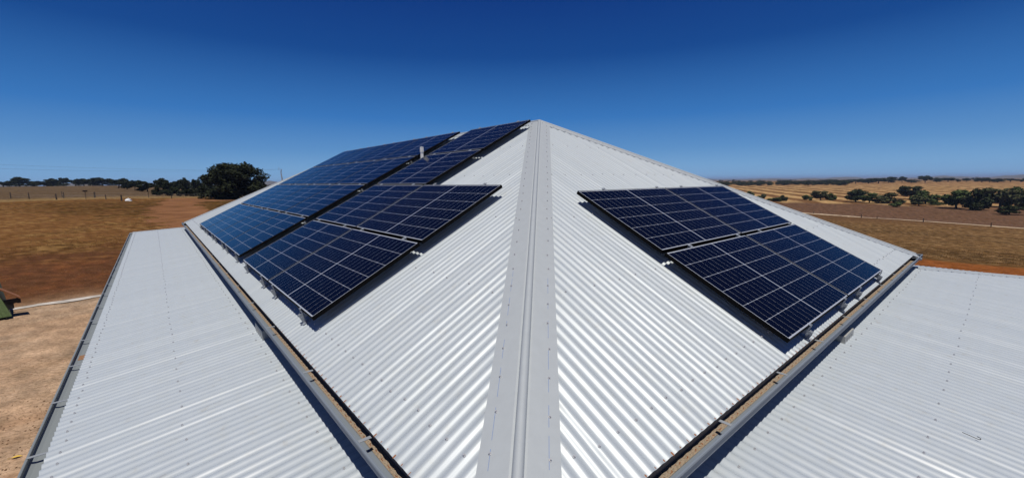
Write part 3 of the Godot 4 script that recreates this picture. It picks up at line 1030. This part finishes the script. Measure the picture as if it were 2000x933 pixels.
		["skyline_tree", "gum", 2, 643.0, -544.2, 4.8, 15.6, "dark tree on the right skyline above the striped field, twenty-first from the left", "trees on the right skyline", "leaves"],
		["skyline_tree", "mid", 0, 646.9, -535.9, 4.0, 11.2, "dark tree on the right skyline above the striped field, twenty-second from the left", "trees on the right skyline", "leaves"],
	]:
		tree(q[0], q[1], q[2], q[3], q[4], q[5], q[6], q[7], q[8], M[q[9]])
	# a far-off belt of scrub that reads as one mass
	var r := RandomNumberGenerator.new()
	r.seed = 31
	var places: Array = []
	for k in 150:
		var az := deg_to_rad(r.randf_range(20.0, 38.5))
		var d := r.randf_range(640.0, 800.0)
		if k > 90:
			az = deg_to_rad(r.randf_range(16.0, 54.0))
			d = r.randf_range(1150.0, 2600.0)
		var x := sin(az) * d
		var z := -cos(az) * d
		var s := r.randf_range(5.0, 8.5)
		places.append(Transform3D(Basis(Vector3.UP, r.randf() * TAU).scaled(Vector3(s * 2.2, s, s * 2.2)), Vector3(x, land(x, z) - 0.3, z)))
	for k in 60:
		var az := deg_to_rad(r.randf_range(-40.0, -27.0))
		var d := r.randf_range(230.0, 420.0)
		var x := sin(az) * d
		var z := -cos(az) * d
		var s := r.randf_range(3.0, 4.5)
		places.append(Transform3D(Basis(Vector3.UP, r.randf() * TAU).scaled(Vector3(s * 1.8, s, s * 1.8)), Vector3(x, land(x, z) - 0.2, z)))
	# skyline fill on the west crest
	for k in 26:
		var az := deg_to_rad(r.randf_range(-52.0, -41.0))
		var d := r.randf_range(405.0, 470.0)
		var x := sin(az) * d
		var z := -cos(az) * d
		var s := r.randf_range(2.6, 4.6)
		places.append(Transform3D(Basis(Vector3.UP, r.randf() * TAU).scaled(Vector3(s * 1.9, s, s * 1.9)), Vector3(x, land(x, z) - 0.2, z)))
	var o := stuff("woodland", crown_mesh(900, "bush", 500), M.leaves, places)
	tag(o, "far-off dark belt of scrub below the skyline", "woodland")

# ---------------------------------------------------------------- small things in the country round about
func post_thing(called: String, x: float, z: float, tall: float, thick: float, label: String) -> Node3D:
	var t := thing(called, label, "post", Vector3(x, land(x, z), z))
	var st := begin()
	tube(st, Vector3(0, -0.1, 0), Vector3(rng.randf_range(-0.04, 0.04), tall, 0.02), thick, thick * 0.85, 7)
	obj("post", done(st), M.timber, t)
	return t

func fence(label: String, spots: Array, wires: Array, base := Vector3.ZERO) -> void:
	var o := Vector3(spots[0][0], land(spots[0][0], spots[0][1]), spots[0][1])
	var t := thing("wire_fence", label, "fence", o)
	var tops: Array = []
	for q in spots:
		var p := Vector3(q[0], land(q[0], q[1]), q[1]) - o
		var st := begin()
		tube(st, p - Vector3(0, 0.2, 0), p + Vector3(rng.randf_range(-0.05, 0.05), q[2], rng.randf_range(-0.05, 0.05)), q[3], q[3] * 0.85, 7)
		obj("fence_post", done(st), M.timber, t)
		tops.append(p)
	var w := begin()
	for k in tops.size() - 1:
		for y in wires:
			tube(w, tops[k] + Vector3(0, y, 0), tops[k + 1] + Vector3(0, y, 0), 0.004, 0.004, 4, false)
	var o2 := obj("fence_wire", done(w), M.zinc, t)
	o2.set_meta("kind", "stuff")

func make_small_things() -> void:
	# fence west of the yard
	fence("dark timber post and wire fence between the dry grass and the grey paddock", [[-104.5, -88.0, 1.2, 0.09], [-96.0, -83.9, 1.25, 0.09], [-86.7, -80.3, 1.15, 0.12], [-78.8, -81.9, 0.9, 0.08], [-71.3, -77.0, 1.1, 0.13], [-71.6, -88.8, 0.7, 0.08], [-66.0, -95.0, 0.9, 0.08], [-58.0, -103.0, 0.9, 0.08]], [0.35, 0.6, 0.85])
	fence("row of grey posts along the far side of the fence line, thin and leaning", [[-98.0, -92.0, 1.3, 0.06], [-92.3, -86.9, 1.25, 0.08], [-87.8, -88.8, 1.2, 0.14], [-77.3, -89.8, 1.25, 0.06]], [0.5, 1.0])
	# box on a post
	var bx := Vector3(-81.8, land(-81.8, -81.0), -81.0)
	var bt := thing("letter_box", "dark flat box on a tall thin post beside the fence", "letter box", bx)
	var st := begin()
	tube(st, Vector3(0, -0.1, 0), Vector3(0, 1.5, 0), 0.045, 0.04, 7)
	obj("post", done(st), M.timber, bt)
	st = begin()
	cbox(st, Vector3(0, 1.6, 0), Vector3(0.5, 0.2, 0.4))
	cbox(st, Vector3(0, 1.72, 0), Vector3(0.7, 0.04, 0.5))
	obj("box", done(st), M.dark, bt)
	# white bag on the grass by the fence
	var wb := thing("white_bag", "crumpled white bag lying on the dry grass by the fence", "bag", Vector3(-69.5, land(-69.5, -76.4), -76.4))
	st = begin()
	var r := RandomNumberGenerator.new()
	r.seed = 4
	var ring: Array = []
	for i in 6:
		var row: Array = []
		for j in 12:
			var f := i / 5.0
			var a := TAU * j / 12.0
			var rad := sqrt(1.0 - f * f) * 0.5 * r.randf_range(0.65, 1.25)
			row.append(Vector3(cos(a) * rad * 1.05, 0.42 * f * (1.0 + 0.3 * sin(a * 2.0 + 1.0) + r.randf_range(-0.12, 0.12)), sin(a) * rad * 0.7))
		ring.append(row)
	for i in 5:
		for j in 12:
			quad(st, ring[i][j], ring[i][(j + 1) % 12], ring[i + 1][(j + 1) % 12], ring[i + 1][j])
	obj("bag", done(st), M.white, wb)
	# the pale track east, with its few posts
	fence("few short posts and wire along the pale farm road on the right", [[105.5, -146.2, 0.9, 0.1], [106.6, -127.4, 1.0, 0.12], [102.9, -117.6, 0.8, 0.08], [102.4, -103.8, 1.0, 0.12], [102.2, -88.8, 0.9, 0.09], [99.0, -72.0, 1.2, 0.11]], [0.4, 0.75])
	# bent steel and concrete power pole far left, wires to a second pole out of frame
	var px := Vector3(-133.6, land(-133.6, -246.8), -246.8)
	var pp := thing("power_pole", "pale tapering power pole with a crossarm, behind the roof slope", "power pole", px)
	st = begin()
	tube(st, Vector3(0, -0.3, 0), Vector3(0.1, 7.0, 0), 0.42, 0.34, 8)
	tube(st, Vector3(0.1, 7.0, 0), Vector3(-0.25, 10.6, 0), 0.34, 0.26, 8)
	tube(st, Vector3(-0.25, 10.6, 0), Vector3(0.15, 12.2, 0), 0.26, 0.18, 8)
	obj("pole", done(st), M.concrete, pp)
	st = begin()
	box(st, Vector3(-1.9, 12.1, -0.06), Vector3(2.3, 0.1, 0), Vector3(0, 0.12, 0), Vector3(0, 0, 0.12))
	tube(st, Vector3(-1.3, 12.1, 0), Vector3(-1.15, 13.6, 0), 0.09, 0.07, 6)
	obj("crossarm", done(st), M.concrete, pp)
	var far := Vector3(-215.0, land(-215, -120), -120)
	var p2 := thing("power_pole", "second power pole beyond the left edge of the picture", "power pole", far)
	st = begin()
	tube(st, Vector3(0, -0.3, 0), Vector3(0, 12.2, 0), 0.42, 0.2, 8)
	obj("pole", done(st), M.concrete, p2)
	for k in 2:
		var a := px + Vector3(-1.6 + k * 1.7, 12.3 - k * 0.1, 0)
		var b := far + Vector3(0, 12.2 - k * 2.2, 0)
		st = begin()
		var last := a
		for i in range(1, 25):
			var f := i / 24.0
			var p := a.lerp(b, f) - Vector3(0, 4.0 * f * (1.0 - f) * 2.2, 0)
			tube(st, last, p, 0.02, 0.02, 4, false)
			last = p
		var wo := obj("power_line", done(st), M.wire, self)
		tag(wo, ["upper thin power line sagging across the sky on the left", "lower thin power line sagging across the sky on the left"][k], "power line")
	# sheds among the far trees
	for q in [[-303.0, -304.9, 6.0, 2.6, "small pale shed roof between the trees on the left skyline"], [-142.8, -195.0, 3.2, 1.9, "small pale shed half hidden behind the trees left of the big tree"]]:
		var s := thing("shed", q[4], "shed", Vector3(q[0], land(q[0], q[1]), q[1]))
		st = begin()
		cbox(st, Vector3(0, q[3] * 0.35, 0), Vector3(q[2], q[3] * 0.7, 3.0))
		obj("wall", done(st), M.wall, s)
		st = begin()
		var hw: float = q[2] / 2.0 + 0.3
		var y0: float = q[3] * 0.7
		var y1: float = q[3]
		box(st, Vector3(-hw, y0, -1.8), Vector3(hw * 2, 0, 0), Vector3(0, 0.06, 0), Vector3(0, y1 - y0, 1.8))
		box(st, Vector3(-hw, y0, 1.8), Vector3(hw * 2, 0, 0), Vector3(0, 0.06, 0), Vector3(0, y1 - y0, -1.79))
		obj("roof", done(st), M.cap, s)
	make_bin()
	# a yellow leaf on the dirt
	var lf := thing("yellow_leaf", "single yellow leaf lying on the bare dirt below the left gutter", "leaf", Vector3(-7.6, 0.012, -5.9))
	lf.rotation.y = 0.5
	st = begin()
	var prev := []
	for i in 7:
		var f := i / 6.0
		var half := sin(PI * pow(f, 0.8)) * 0.028
		var y := 0.012 * sin(f * PI)
		var now := [Vector3(f * 0.13 - 0.065, y + 0.006, -half), Vector3(f * 0.13 - 0.065, y, 0), Vector3(f * 0.13 - 0.065, y + 0.006, half)]
		if i:
			quad(st, prev[1], now[1], now[0], prev[0]); quad(st, prev[2], now[2], now[1], prev[1])
		prev = now
	tube(st, Vector3(-0.065, 0.004, 0), Vector3(-0.095, 0.008, 0.01), 0.002, 0.002, 5)
	obj("leaf_blade", done(st), M.leaf, lf)
	# a dark bent wire left lying on the right verandah roof
	var hw0 := house.transform * (h(-0.876, 3.078, VZ - 0.876 * VT + RH + 0.008))
	var hw1 := house.transform * (h(-0.948, 3.067, VZ - 0.948 * VT + RH + 0.008))
	var wt := thing("loose_wire", "short dark wire with a hooked end lying on the right verandah roof", "wire", hw0)
	st = begin()
	var d := (hw1 - hw0)
	tube(st, Vector3.ZERO, d, 0.0021, 0.0021, 6)
	var sd := d.normalized()
	var sw := sd.cross(Vector3.UP).normalized()
	var lp := d
	for i in range(1, 9):
		var a := i / 8.0 * PI * 1.5
		var p := d + sd * sin(a) * 0.008 - sw * (1.0 - cos(a)) * 0.008 + Vector3(0, i * 0.0012, 0)
		tube(st, lp, p, 0.0021, 0.0021, 6)
		lp = p
	obj("wire_rod", done(st), M.dark, wt)
	# white plastic vent pipe between the two left arrays
	var vt := thing("vent_pipe", "short white vent pipe with a notched cap standing between the left arrays", "vent pipe", (house.transform * (h(6.375, 0, 0) + hd(0, cs, cs * T) * 3.62)))
	st = begin()
	tube(st, Vector3(0, -0.1, 0), Vector3(0, 0.27, 0), 0.03, 0.03, 16)
	obj("pipe", done(st), M.white, vt)
	st = begin()
	tube(st, Vector3(0, 0.2, 0), Vector3(0, 0.255, 0), 0.036, 0.037, 16)
	obj("collar", done(st), M.white, vt)
	st = begin()
	for k in 6:
		var a := TAU * k / 6.0
		cbox(st, Vector3(cos(a) * 0.027, 0.275, sin(a) * 0.027), Vector3(0.013, 0.04, 0.013))
	tube(st, Vector3(0, 0.29, 0), Vector3(0, 0.298, 0), 0.032, 0.025, 16)
	obj("cap", done(st), M.white, vt)

func make_bin() -> void:
	# the corner of a green steel bin with timber and dark scrap on it, at the left edge
	var at := Vector3(-17.17, 0, -12.72)
	var t := thing("skip_bin", "green painted steel bin with a leaning board and dark scrap, at the left edge", "skip bin", at)
	t.rotation.y = -0.62
	var wx := 2.4
	var wz := 1.7
	var ht := 1.0
	var st := begin()
	# tapered open box: four thick sloping sides
	var b := [Vector3(-wx / 2, 0.08, -wz / 2), Vector3(wx / 2, 0.08, -wz / 2), Vector3(wx / 2, 0.08, wz / 2), Vector3(-wx / 2, 0.08, wz / 2)]
	var u := [Vector3(-wx / 2, ht, -wz / 2), Vector3(wx / 2 - 0.2, ht, -wz / 2 + 0.24), Vector3(wx / 2 - 0.2, ht, wz / 2 - 0.24), Vector3(-wx / 2, ht, wz / 2)]
	var mid := Vector3(0, 0.5, 0)
	for k in 4:
		var n := (k + 1) % 4
		quad(st, b[n], b[k], u[k], u[n])
		var s := 0.95
		quad(st, b[k] * s + mid * 0.03, b[n] * s + mid * 0.03, (u[n] - mid) * s + mid + Vector3(0, 0.03, 0), (u[k] - mid) * s + mid + Vector3(0, 0.03, 0))
	quad(st, b[0], b[1], b[2], b[3])
	quad(st, b[3] + Vector3(0, 0.02, 0), b[2] + Vector3(0, 0.02, 0), b[1] + Vector3(0, 0.02, 0), b[0] + Vector3(0, 0.02, 0))
	obj("body", done(st), M.green, t)
	# rim and ribs, each a bar
	for k in 4:
		var n := (k + 1) % 4
		st = begin()
		var d: Vector3 = u[n] - u[k]
		box(st, u[k] - d.normalized() * 0.03 + Vector3(0, -0.04, 0), d + d.normalized() * 0.06, Vector3(0, 0.07, 0), d.normalized().cross(Vector3.UP) * 0.05)
		obj("rim_bar", done(st), M.green, t)
	for f in [0.08, 0.5, 0.92]:
		st = begin()
		var p: Vector3 = b[1].lerp(b[2], f)
		var q: Vector3 = u[1].lerp(u[2], f)
		box(st, p + Vector3(0.004, 0, -0.04), (q - p) * 0.96, Vector3(0, 0, 0.08), Vector3(0.05, 0.02, 0))
		obj("rib", done(st), M.green, t)
	st = begin()
	box(st, (b[1] as Vector3).lerp(u[1], 0.5) + Vector3(0.006, -0.03, 0.1), Vector3(0.04, 0, 0), Vector3(0, 0.08, 0), Vector3(0, 0, wz - 0.2))
	obj("rib", done(st), M.green, t)
	# leaning rust-brown board and dark scrap
	var bd := thing("leaning_board", "rust brown board leaning on the end of the green bin", "board", at + Vector3(0, 0, 0))
	bd.rotation.y = t.rotation.y
	st = begin()
	box(st, Vector3(wx / 2 - 0.62, 1.04, -0.58), Vector3(0, -0.47, -0.5), Vector3(0.5, 0, 0), Vector3(0, 0.03, -0.02))
	obj("board", done(st), M.rust, bd)
	var sc := thing("scrap_pile", "dark tangled scrap lying on top of the green bin", "scrap", at)
	sc.rotation.y = t.rotation.y
	var r := RandomNumberGenerator.new()
	r.seed = 21
	for k in 12:
		st = begin()
		var p := Vector3(r.randf_range(-0.2, 0.75), r.randf_range(0.92, 1.08), r.randf_range(-0.5, 0.4))
		var e := Vector3(r.randfn(), r.randfn() * 0.25, r.randfn()).normalized()
		var f := e.cross(Vector3.UP).normalized()
		box(st, p, e * r.randf_range(0.15, 0.35), f * r.randf_range(0.08, 0.25), e.cross(f) * r.randf_range(0.04, 0.12))
		obj("scrap_piece", done(st), M.dark, sc)
	var hk := begin()
	cbox(hk, Vector3(wx / 2 - 0.3, 0.5, -0.9), Vector3(0.16, 0.12, 0.3))
	cbox(hk, Vector3(wx / 2 - 0.3, 0.5, -1.06), Vector3(0.1, 0.16, 0.08))
	cbox(hk, Vector3(wx / 2 - 0.3, 0.37, -0.86), Vector3(0.16, 0.2, 0.16))
	obj("tow_hook", done(hk), M.dark, t)


func make_ground_cover() -> void:
	# dry tussocks
	var st := begin()
	var r := RandomNumberGenerator.new()
	r.seed = 12
	for k in 7:
		var a := r.randf() * TAU
		var d := Vector3(cos(a), 0, sin(a))
		var s := Vector3(-d.z, 0, d.x) * 0.05
		var b := d * 0.04
		tri(st, b - s, b + d * r.randf_range(0.05, 0.16) + Vector3(0, r.randf_range(0.6, 1.0), 0), b + s)
	var tuft := done(st)
	var places: Array = []
	var cols: Array = []
	for k in 26000:
		var az := deg_to_rad(r.randf_range(-54, -34))
		var d := 34.0 * pow(118.0 / 34.0, r.randf())
		var x := sin(az) * d
		var z := -cos(az) * d
		var n := noise_a.get_noise_2d(x, z) + noise_b.get_noise_2d(x, z) * 0.8
		if n < -0.1 + r.randf_range(-0.2, 0.2) or d < 36.0 + n * 10.0:
			continue
		if _on_track(x, z):
			continue
		places.append(Transform3D(Basis(Vector3.UP, r.randf() * TAU).scaled(Vector3.ONE * r.randf_range(0.05, 0.12)), Vector3(x, land(x, z) - 0.01, z)))
		cols.append(Color(0.2, 0.11, 0.035).lerp(Color(0.09, 0.055, 0.018), r.randf()))
	for k in 26000:
		var az := deg_to_rad(r.randf_range(35, 54))
		var d := 33.0 * pow(165.0 / 33.0, r.randf())
		var x := sin(az) * d
		var z := -cos(az) * d
		if x > 101.0 or r.randf() < 0.4:
			continue
		if noise_a.get_noise_2d(x, z) + noise_b.get_noise_2d(x, z) * 0.8 < -0.1 + r.randf_range(-0.2, 0.2):
			continue
		places.append(Transform3D(Basis(Vector3.UP, r.randf() * TAU).scaled(Vector3.ONE * r.randf_range(0.05, 0.11)), Vector3(x, land(x, z) - 0.01, z)))
		cols.append(Color(0.2, 0.115, 0.036).lerp(Color(0.085, 0.055, 0.02), r.randf()))
	var g := stuff("dry_grass", tuft, M.grass, places, self, cols)
	tag(g, "short dry tussocks scattered over the paddocks on both sides", "grass")
	# pebbles and clods on the bare yard
	st = begin()
	var ico := SphereMesh.new()
	ico.radial_segments = 6; ico.rings = 3; ico.radius = 0.5; ico.height = 0.7
	places = []
	cols = []
	for k in 2600:
		var az := deg_to_rad(r.randf_range(-56, -40))
		var d := 6.0 * pow(30.0 / 6.0, r.randf())
		var x := sin(az) * d
		var z := -cos(az) * d
		places.append(Transform3D(Basis(Vector3.UP, r.randf() * TAU).scaled(Vector3(1, 0.4, 1.3) * r.randf_range(0.01, 0.03) * (0.7 + d * 0.02)), Vector3(x, land(x, z) + noise_b.get_noise_2d(x, z) * 0.035, z)))
		cols.append(Color(0.27, 0.17, 0.1).lerp(Color(0.16, 0.085, 0.045), r.randf()))
	var p := stuff("pebbles", ico, M.grass, places, self, cols)
	tag(p, "small clods and pebbles scattered over the bare tan yard", "pebbles")

func _on_track(x: float, z: float) -> bool:
	return Geometry2D.is_point_in_polygon(Vector2(x, z), PackedVector2Array([Vector2(-67, -78), Vector2(-29, -38), Vector2(-20, -26), Vector2(-14, -30), Vector2(-37, -52), Vector2(-59, -87)]))


func _ready() -> void:
	# ---------------------------------------------------------------- camera, sky, sun, exposure
	var cam := Camera3D.new()
	cam.name = "camera"
	add_child(cam)
	cam.position = Vector3(0, EAVE + 1.3041, 0)
	cam.rotation = Vector3(-0.137, 0, -0.0106)
	cam.fov = 59.27
	cam.near = 0.05
	cam.far = 12000.0
	cam.current = true
	var env := Environment.new()
	env.background_mode = Environment.BG_SKY
	env.tonemap_mode = Environment.TONE_MAPPER_LINEAR
	env.tonemap_exposure = 1.0
	env.sdfgi_enabled = true
	env.ssao_enabled = true
	env.ssil_enabled = true
	env.fog_enabled = true
	env.fog_density = 0.00012
	env.fog_light_color = Color(0.66, 0.76, 0.92)
	# clear deep-blue summer sky, paler towards the horizon (linear values by elevation)
	var grad := [[-90.0, 0.12, 0.075, 0.04], [-3.0, 0.14, 0.1, 0.07], [-0.6, 0.23, 0.39, 0.6], [0.0, 0.215, 0.395, 0.645], [1.7, 0.18, 0.37, 0.635], [4.0, 0.108, 0.28, 0.57], [8.0, 0.041, 0.181, 0.491], [15.5, 0.0095, 0.068, 0.275], [22.0, 0.0055, 0.041, 0.213], [40.0, 0.005, 0.034, 0.17], [90.0, 0.004, 0.028, 0.14]]
	var sky_im := Image.create(64, 1024, false, Image.FORMAT_RGBF)
	for y in 1024:
		var el := 90.0 - (y + 0.5) / 1024.0 * 180.0
		var c := Color.BLACK
		for k in grad.size() - 1:
			if el >= grad[k][0] and el <= grad[k + 1][0]:
				var f: float = (el - grad[k][0]) / (grad[k + 1][0] - grad[k][0])
				c = Color(lerpf(grad[k][1], grad[k + 1][1], f), lerpf(grad[k][2], grad[k + 1][2], f), lerpf(grad[k][3], grad[k + 1][3], f))
		for x in 64:
			sky_im.set_pixel(x, y, c)
	var psm := PanoramaSkyMaterial.new()
	psm.panorama = ImageTexture.create_from_image(sky_im)
	var sky := Sky.new()
	sky.sky_material = psm
	env.sky = sky
	var we := WorldEnvironment.new()
	we.name = "world_environment"
	we.environment = env
	add_child(we)
	var sun := DirectionalLight3D.new()
	sun.name = "sun"
	sun.light_energy = 1.35
	sun.light_color = Color(1.0, 0.97, 0.92)
	sun.light_angular_distance = 0.5
	sun.shadow_enabled = true
	add_child(sun)
	# towards the sun, in the house frame (u, v, up): high and behind the viewer
	var to_sun := Basis(Vector3.UP, TURN) * Vector3(-0.18, 1.0, 0.26)
	sun.look_at_from_position(Vector3.ZERO, -to_sun, Vector3.UP)

	rng.seed = 5
	noise_a.seed = 3; noise_a.frequency = 0.02; noise_a.fractal_octaves = 3
	noise_b.seed = 9; noise_b.frequency = 0.22; noise_b.fractal_octaves = 4
	noise_c.seed = 14; noise_c.frequency = 1.3; noise_c.fractal_octaves = 3

	# ---------------------------------------------------------------- materials
	M.roof = mat(lin(0.425, 0.47, 0.5), 0.45, 0.08)
	M.roof.metallic_specular = 0.5
	M.roof.roughness_texture = noise_texture(31, 0.012, 0.93, 1.0)
	M.roof.albedo_texture = smudges()
	M.roof.uv1_triplanar = true
	M.roof.uv1_scale = Vector3.ONE * 0.35
	M.roof2 = M.roof.duplicate()
	M.roof2.albedo_color = lin(0.385, 0.43, 0.47)
	M.roof2.roughness = 0.4
	M.roof2.metallic = 0.0
	M.cap = mat(lin(0.37, 0.405, 0.43), 0.5)
	M.cap.albedo_texture = noise_texture(33, 0.02, 0.965, 1.0)
	M.cap.uv1_triplanar = true
	M.zinc = mat(lin(0.5, 0.51, 0.53), 0.4, 0.35)
	M.chalk = mat(lin(0.12, 0.2, 0.42), 0.9)
	M.gutter = mat(lin(0.175, 0.205, 0.24), 0.45)
	M.gutter_in = mat(lin(0.2, 0.225, 0.235), 0.5)
	M.strap = mat(lin(0.32, 0.345, 0.36), 0.5, 0.3)
	M.bed = mat(Color(0.9, 0.9, 0.9), 0.95)
	M.bed.albedo_texture = stained_bed()
	M.mud = mat(lin(0.24, 0.13, 0.07), 0.95)
	M.timber = mat(lin(0.07, 0.055, 0.042), 0.9)
	M.wall = mat(lin(0.36, 0.34, 0.3), 0.85)
	M.box = mat(lin(0.34, 0.35, 0.34), 0.55)
	M.frame = mat(lin(0.006, 0.006, 0.0065), 0.6)
	M.frame.metallic_specular = 0.12
	M.backsheet = mat(lin(0.34, 0.37, 0.43), 0.3)
	M.backsheet.metallic_specular = 0.3
	M.cell = mat(lin(0.0018, 0.0018, 0.005), 0.09)
	M.cell.metallic_specular = 0.24
	M.alu = mat(lin(0.27, 0.3, 0.34), 0.6, 0.2)
	M.soil = mat(Color(1, 1, 1), 0.95, 0.0, true)
	M.soil.metallic_specular = 0.05
	M.soil.albedo_texture = noise_texture(41, 0.03, 0.8, 1.0, 1024, 6)
	M.soil.uv1_triplanar = true
	M.soil.uv1_world_triplanar = true
	M.soil.uv1_scale = Vector3.ONE * 0.21
	M.soil.normal_enabled = true
	M.soil.normal_texture = normal_texture(42, 0.03, 9.0, 1024)
	M.soil.normal_scale = 1.0
	M.track = mat(Color(1, 1, 1), 0.95, 0.0, true)
	M.track.metallic_specular = 0.05
	M.grass = mat(Color(1, 1, 1), 0.9, 0.0, true)
	M.grass.metallic_specular = 0.1
	M.bark = mat(lin(0.07, 0.055, 0.042), 0.9)
	M.leaves = mat(lin(0.036, 0.045, 0.019), 0.75, 0.0, true)
	M.leaves_dark = mat(lin(0.025, 0.031, 0.015), 0.75, 0.0, true)
	M.leaves_olive = mat(lin(0.085, 0.09, 0.042), 0.75, 0.0, true)
	M.leaves_olive.metallic_specular = 0.2
	M.leaves_green = mat(lin(0.075, 0.102, 0.034), 0.7, 0.0, true)
	for k in [M.leaves, M.leaves_dark, M.leaves_green, M.bark]:
		k.metallic_specular = 0.2
	M.white = mat(lin(0.75, 0.76, 0.76), 0.5)
	M.concrete = mat(lin(0.3, 0.31, 0.33), 0.8)
	M.wire = mat(lin(0.05, 0.05, 0.055), 0.6)
	M.dark = mat(lin(0.012, 0.012, 0.013), 0.7)
	M.green = mat(lin(0.15, 0.225, 0.085), 0.55)
	M.green.albedo_texture = noise_texture(51, 0.03, 0.75, 1.0)
	M.green.uv1_triplanar = true
	M.rust = mat(lin(0.27, 0.11, 0.045), 0.85)
	M.hill = mat(lin(0.1, 0.085, 0.06), 0.95)
	M.leaf = mat(lin(0.6, 0.4, 0.05), 0.7)

	# ---------------------------------------------------------------- the setting, then the house, then the rest
	make_ground()
	ribbon("dirt_track", [[-12.0, -22.0], [-22.0, -33.0], [-35.5, -45.5], [-48.0, -60.0], [-60.0, -77.0], [-70.0, -92.0]], 2.9, 0.02, M.track, Color(0.19, 0.092, 0.045), 0.5)
	ribbon("dirt_track", [[-64.0, -79.0], [-56.0, -84.5], [-46.0, -92.0], [-30.0, -104.0]], 2.2, 0.028, M.track, Color(0.19, 0.095, 0.048), 0.5)
	ribbon("gravel_strip", [[-18.6, -12.6], [-16.9, -13.7], [-16.3, -14.4], [-15.5, -15.3], [-14.0, -16.6], [-10.0, -19.0]], 0.2, 0.012, M.track, Color(0.46, 0.43, 0.4), 0.5, 0.03, 0.15)
	ribbon("gravel_road", [[99.0, -190.0], [103.7, -148.8], [108.5, -136.4], [110.7, -120.4], [108.3, -103.9], [105.4, -85.8], [101.0, -60.0]], 1.5, 0.03, M.track, Color(0.42, 0.33, 0.23), 0.25)
	make_hills()
	make_house()
	make_solar()
	make_trees()
	make_small_things()
	make_ground_cover()

func make_hills() -> void:
	# low blue ranges on the horizon
	for q in [[3600.0, -75.0, -8.0, 30.0, 2], [4600.0, 14.0, 75.0, 16.0, 6]]:
		var st := begin(true)
		var n := FastNoiseLite.new()
		n.seed = q[4]
		n.frequency = 0.06
		n.fractal_octaves = 4
		var cols := 160
		var rows := 8
		var grid: Array = []
		for i in cols + 1:
			var f := float(i) / cols
			var az := deg_to_rad(lerpf(q[1], q[2], f))
			var line: Array = []
			for j in rows + 1:
				var g := float(j) / rows
				var d: float = q[0] + (g - 0.5) * 1400.0
				var hh: float = (q[3] * (0.75 + n.get_noise_1d(i * 2.0) * 1.1)) * sin(PI * g) * minf(1.0, minf(f, 1.0 - f) * 6.0)
				line.append(Vector3(sin(az) * d, -12.0 + maxf(0.0, hh), -cos(az) * d))
			grid.append(line)
		for i in cols:
			for j in rows:
				quad(st, grid[i][j], grid[i + 1][j], grid[i + 1][j + 1], grid[i][j + 1])
		struct("hills", done(st), M.hill)
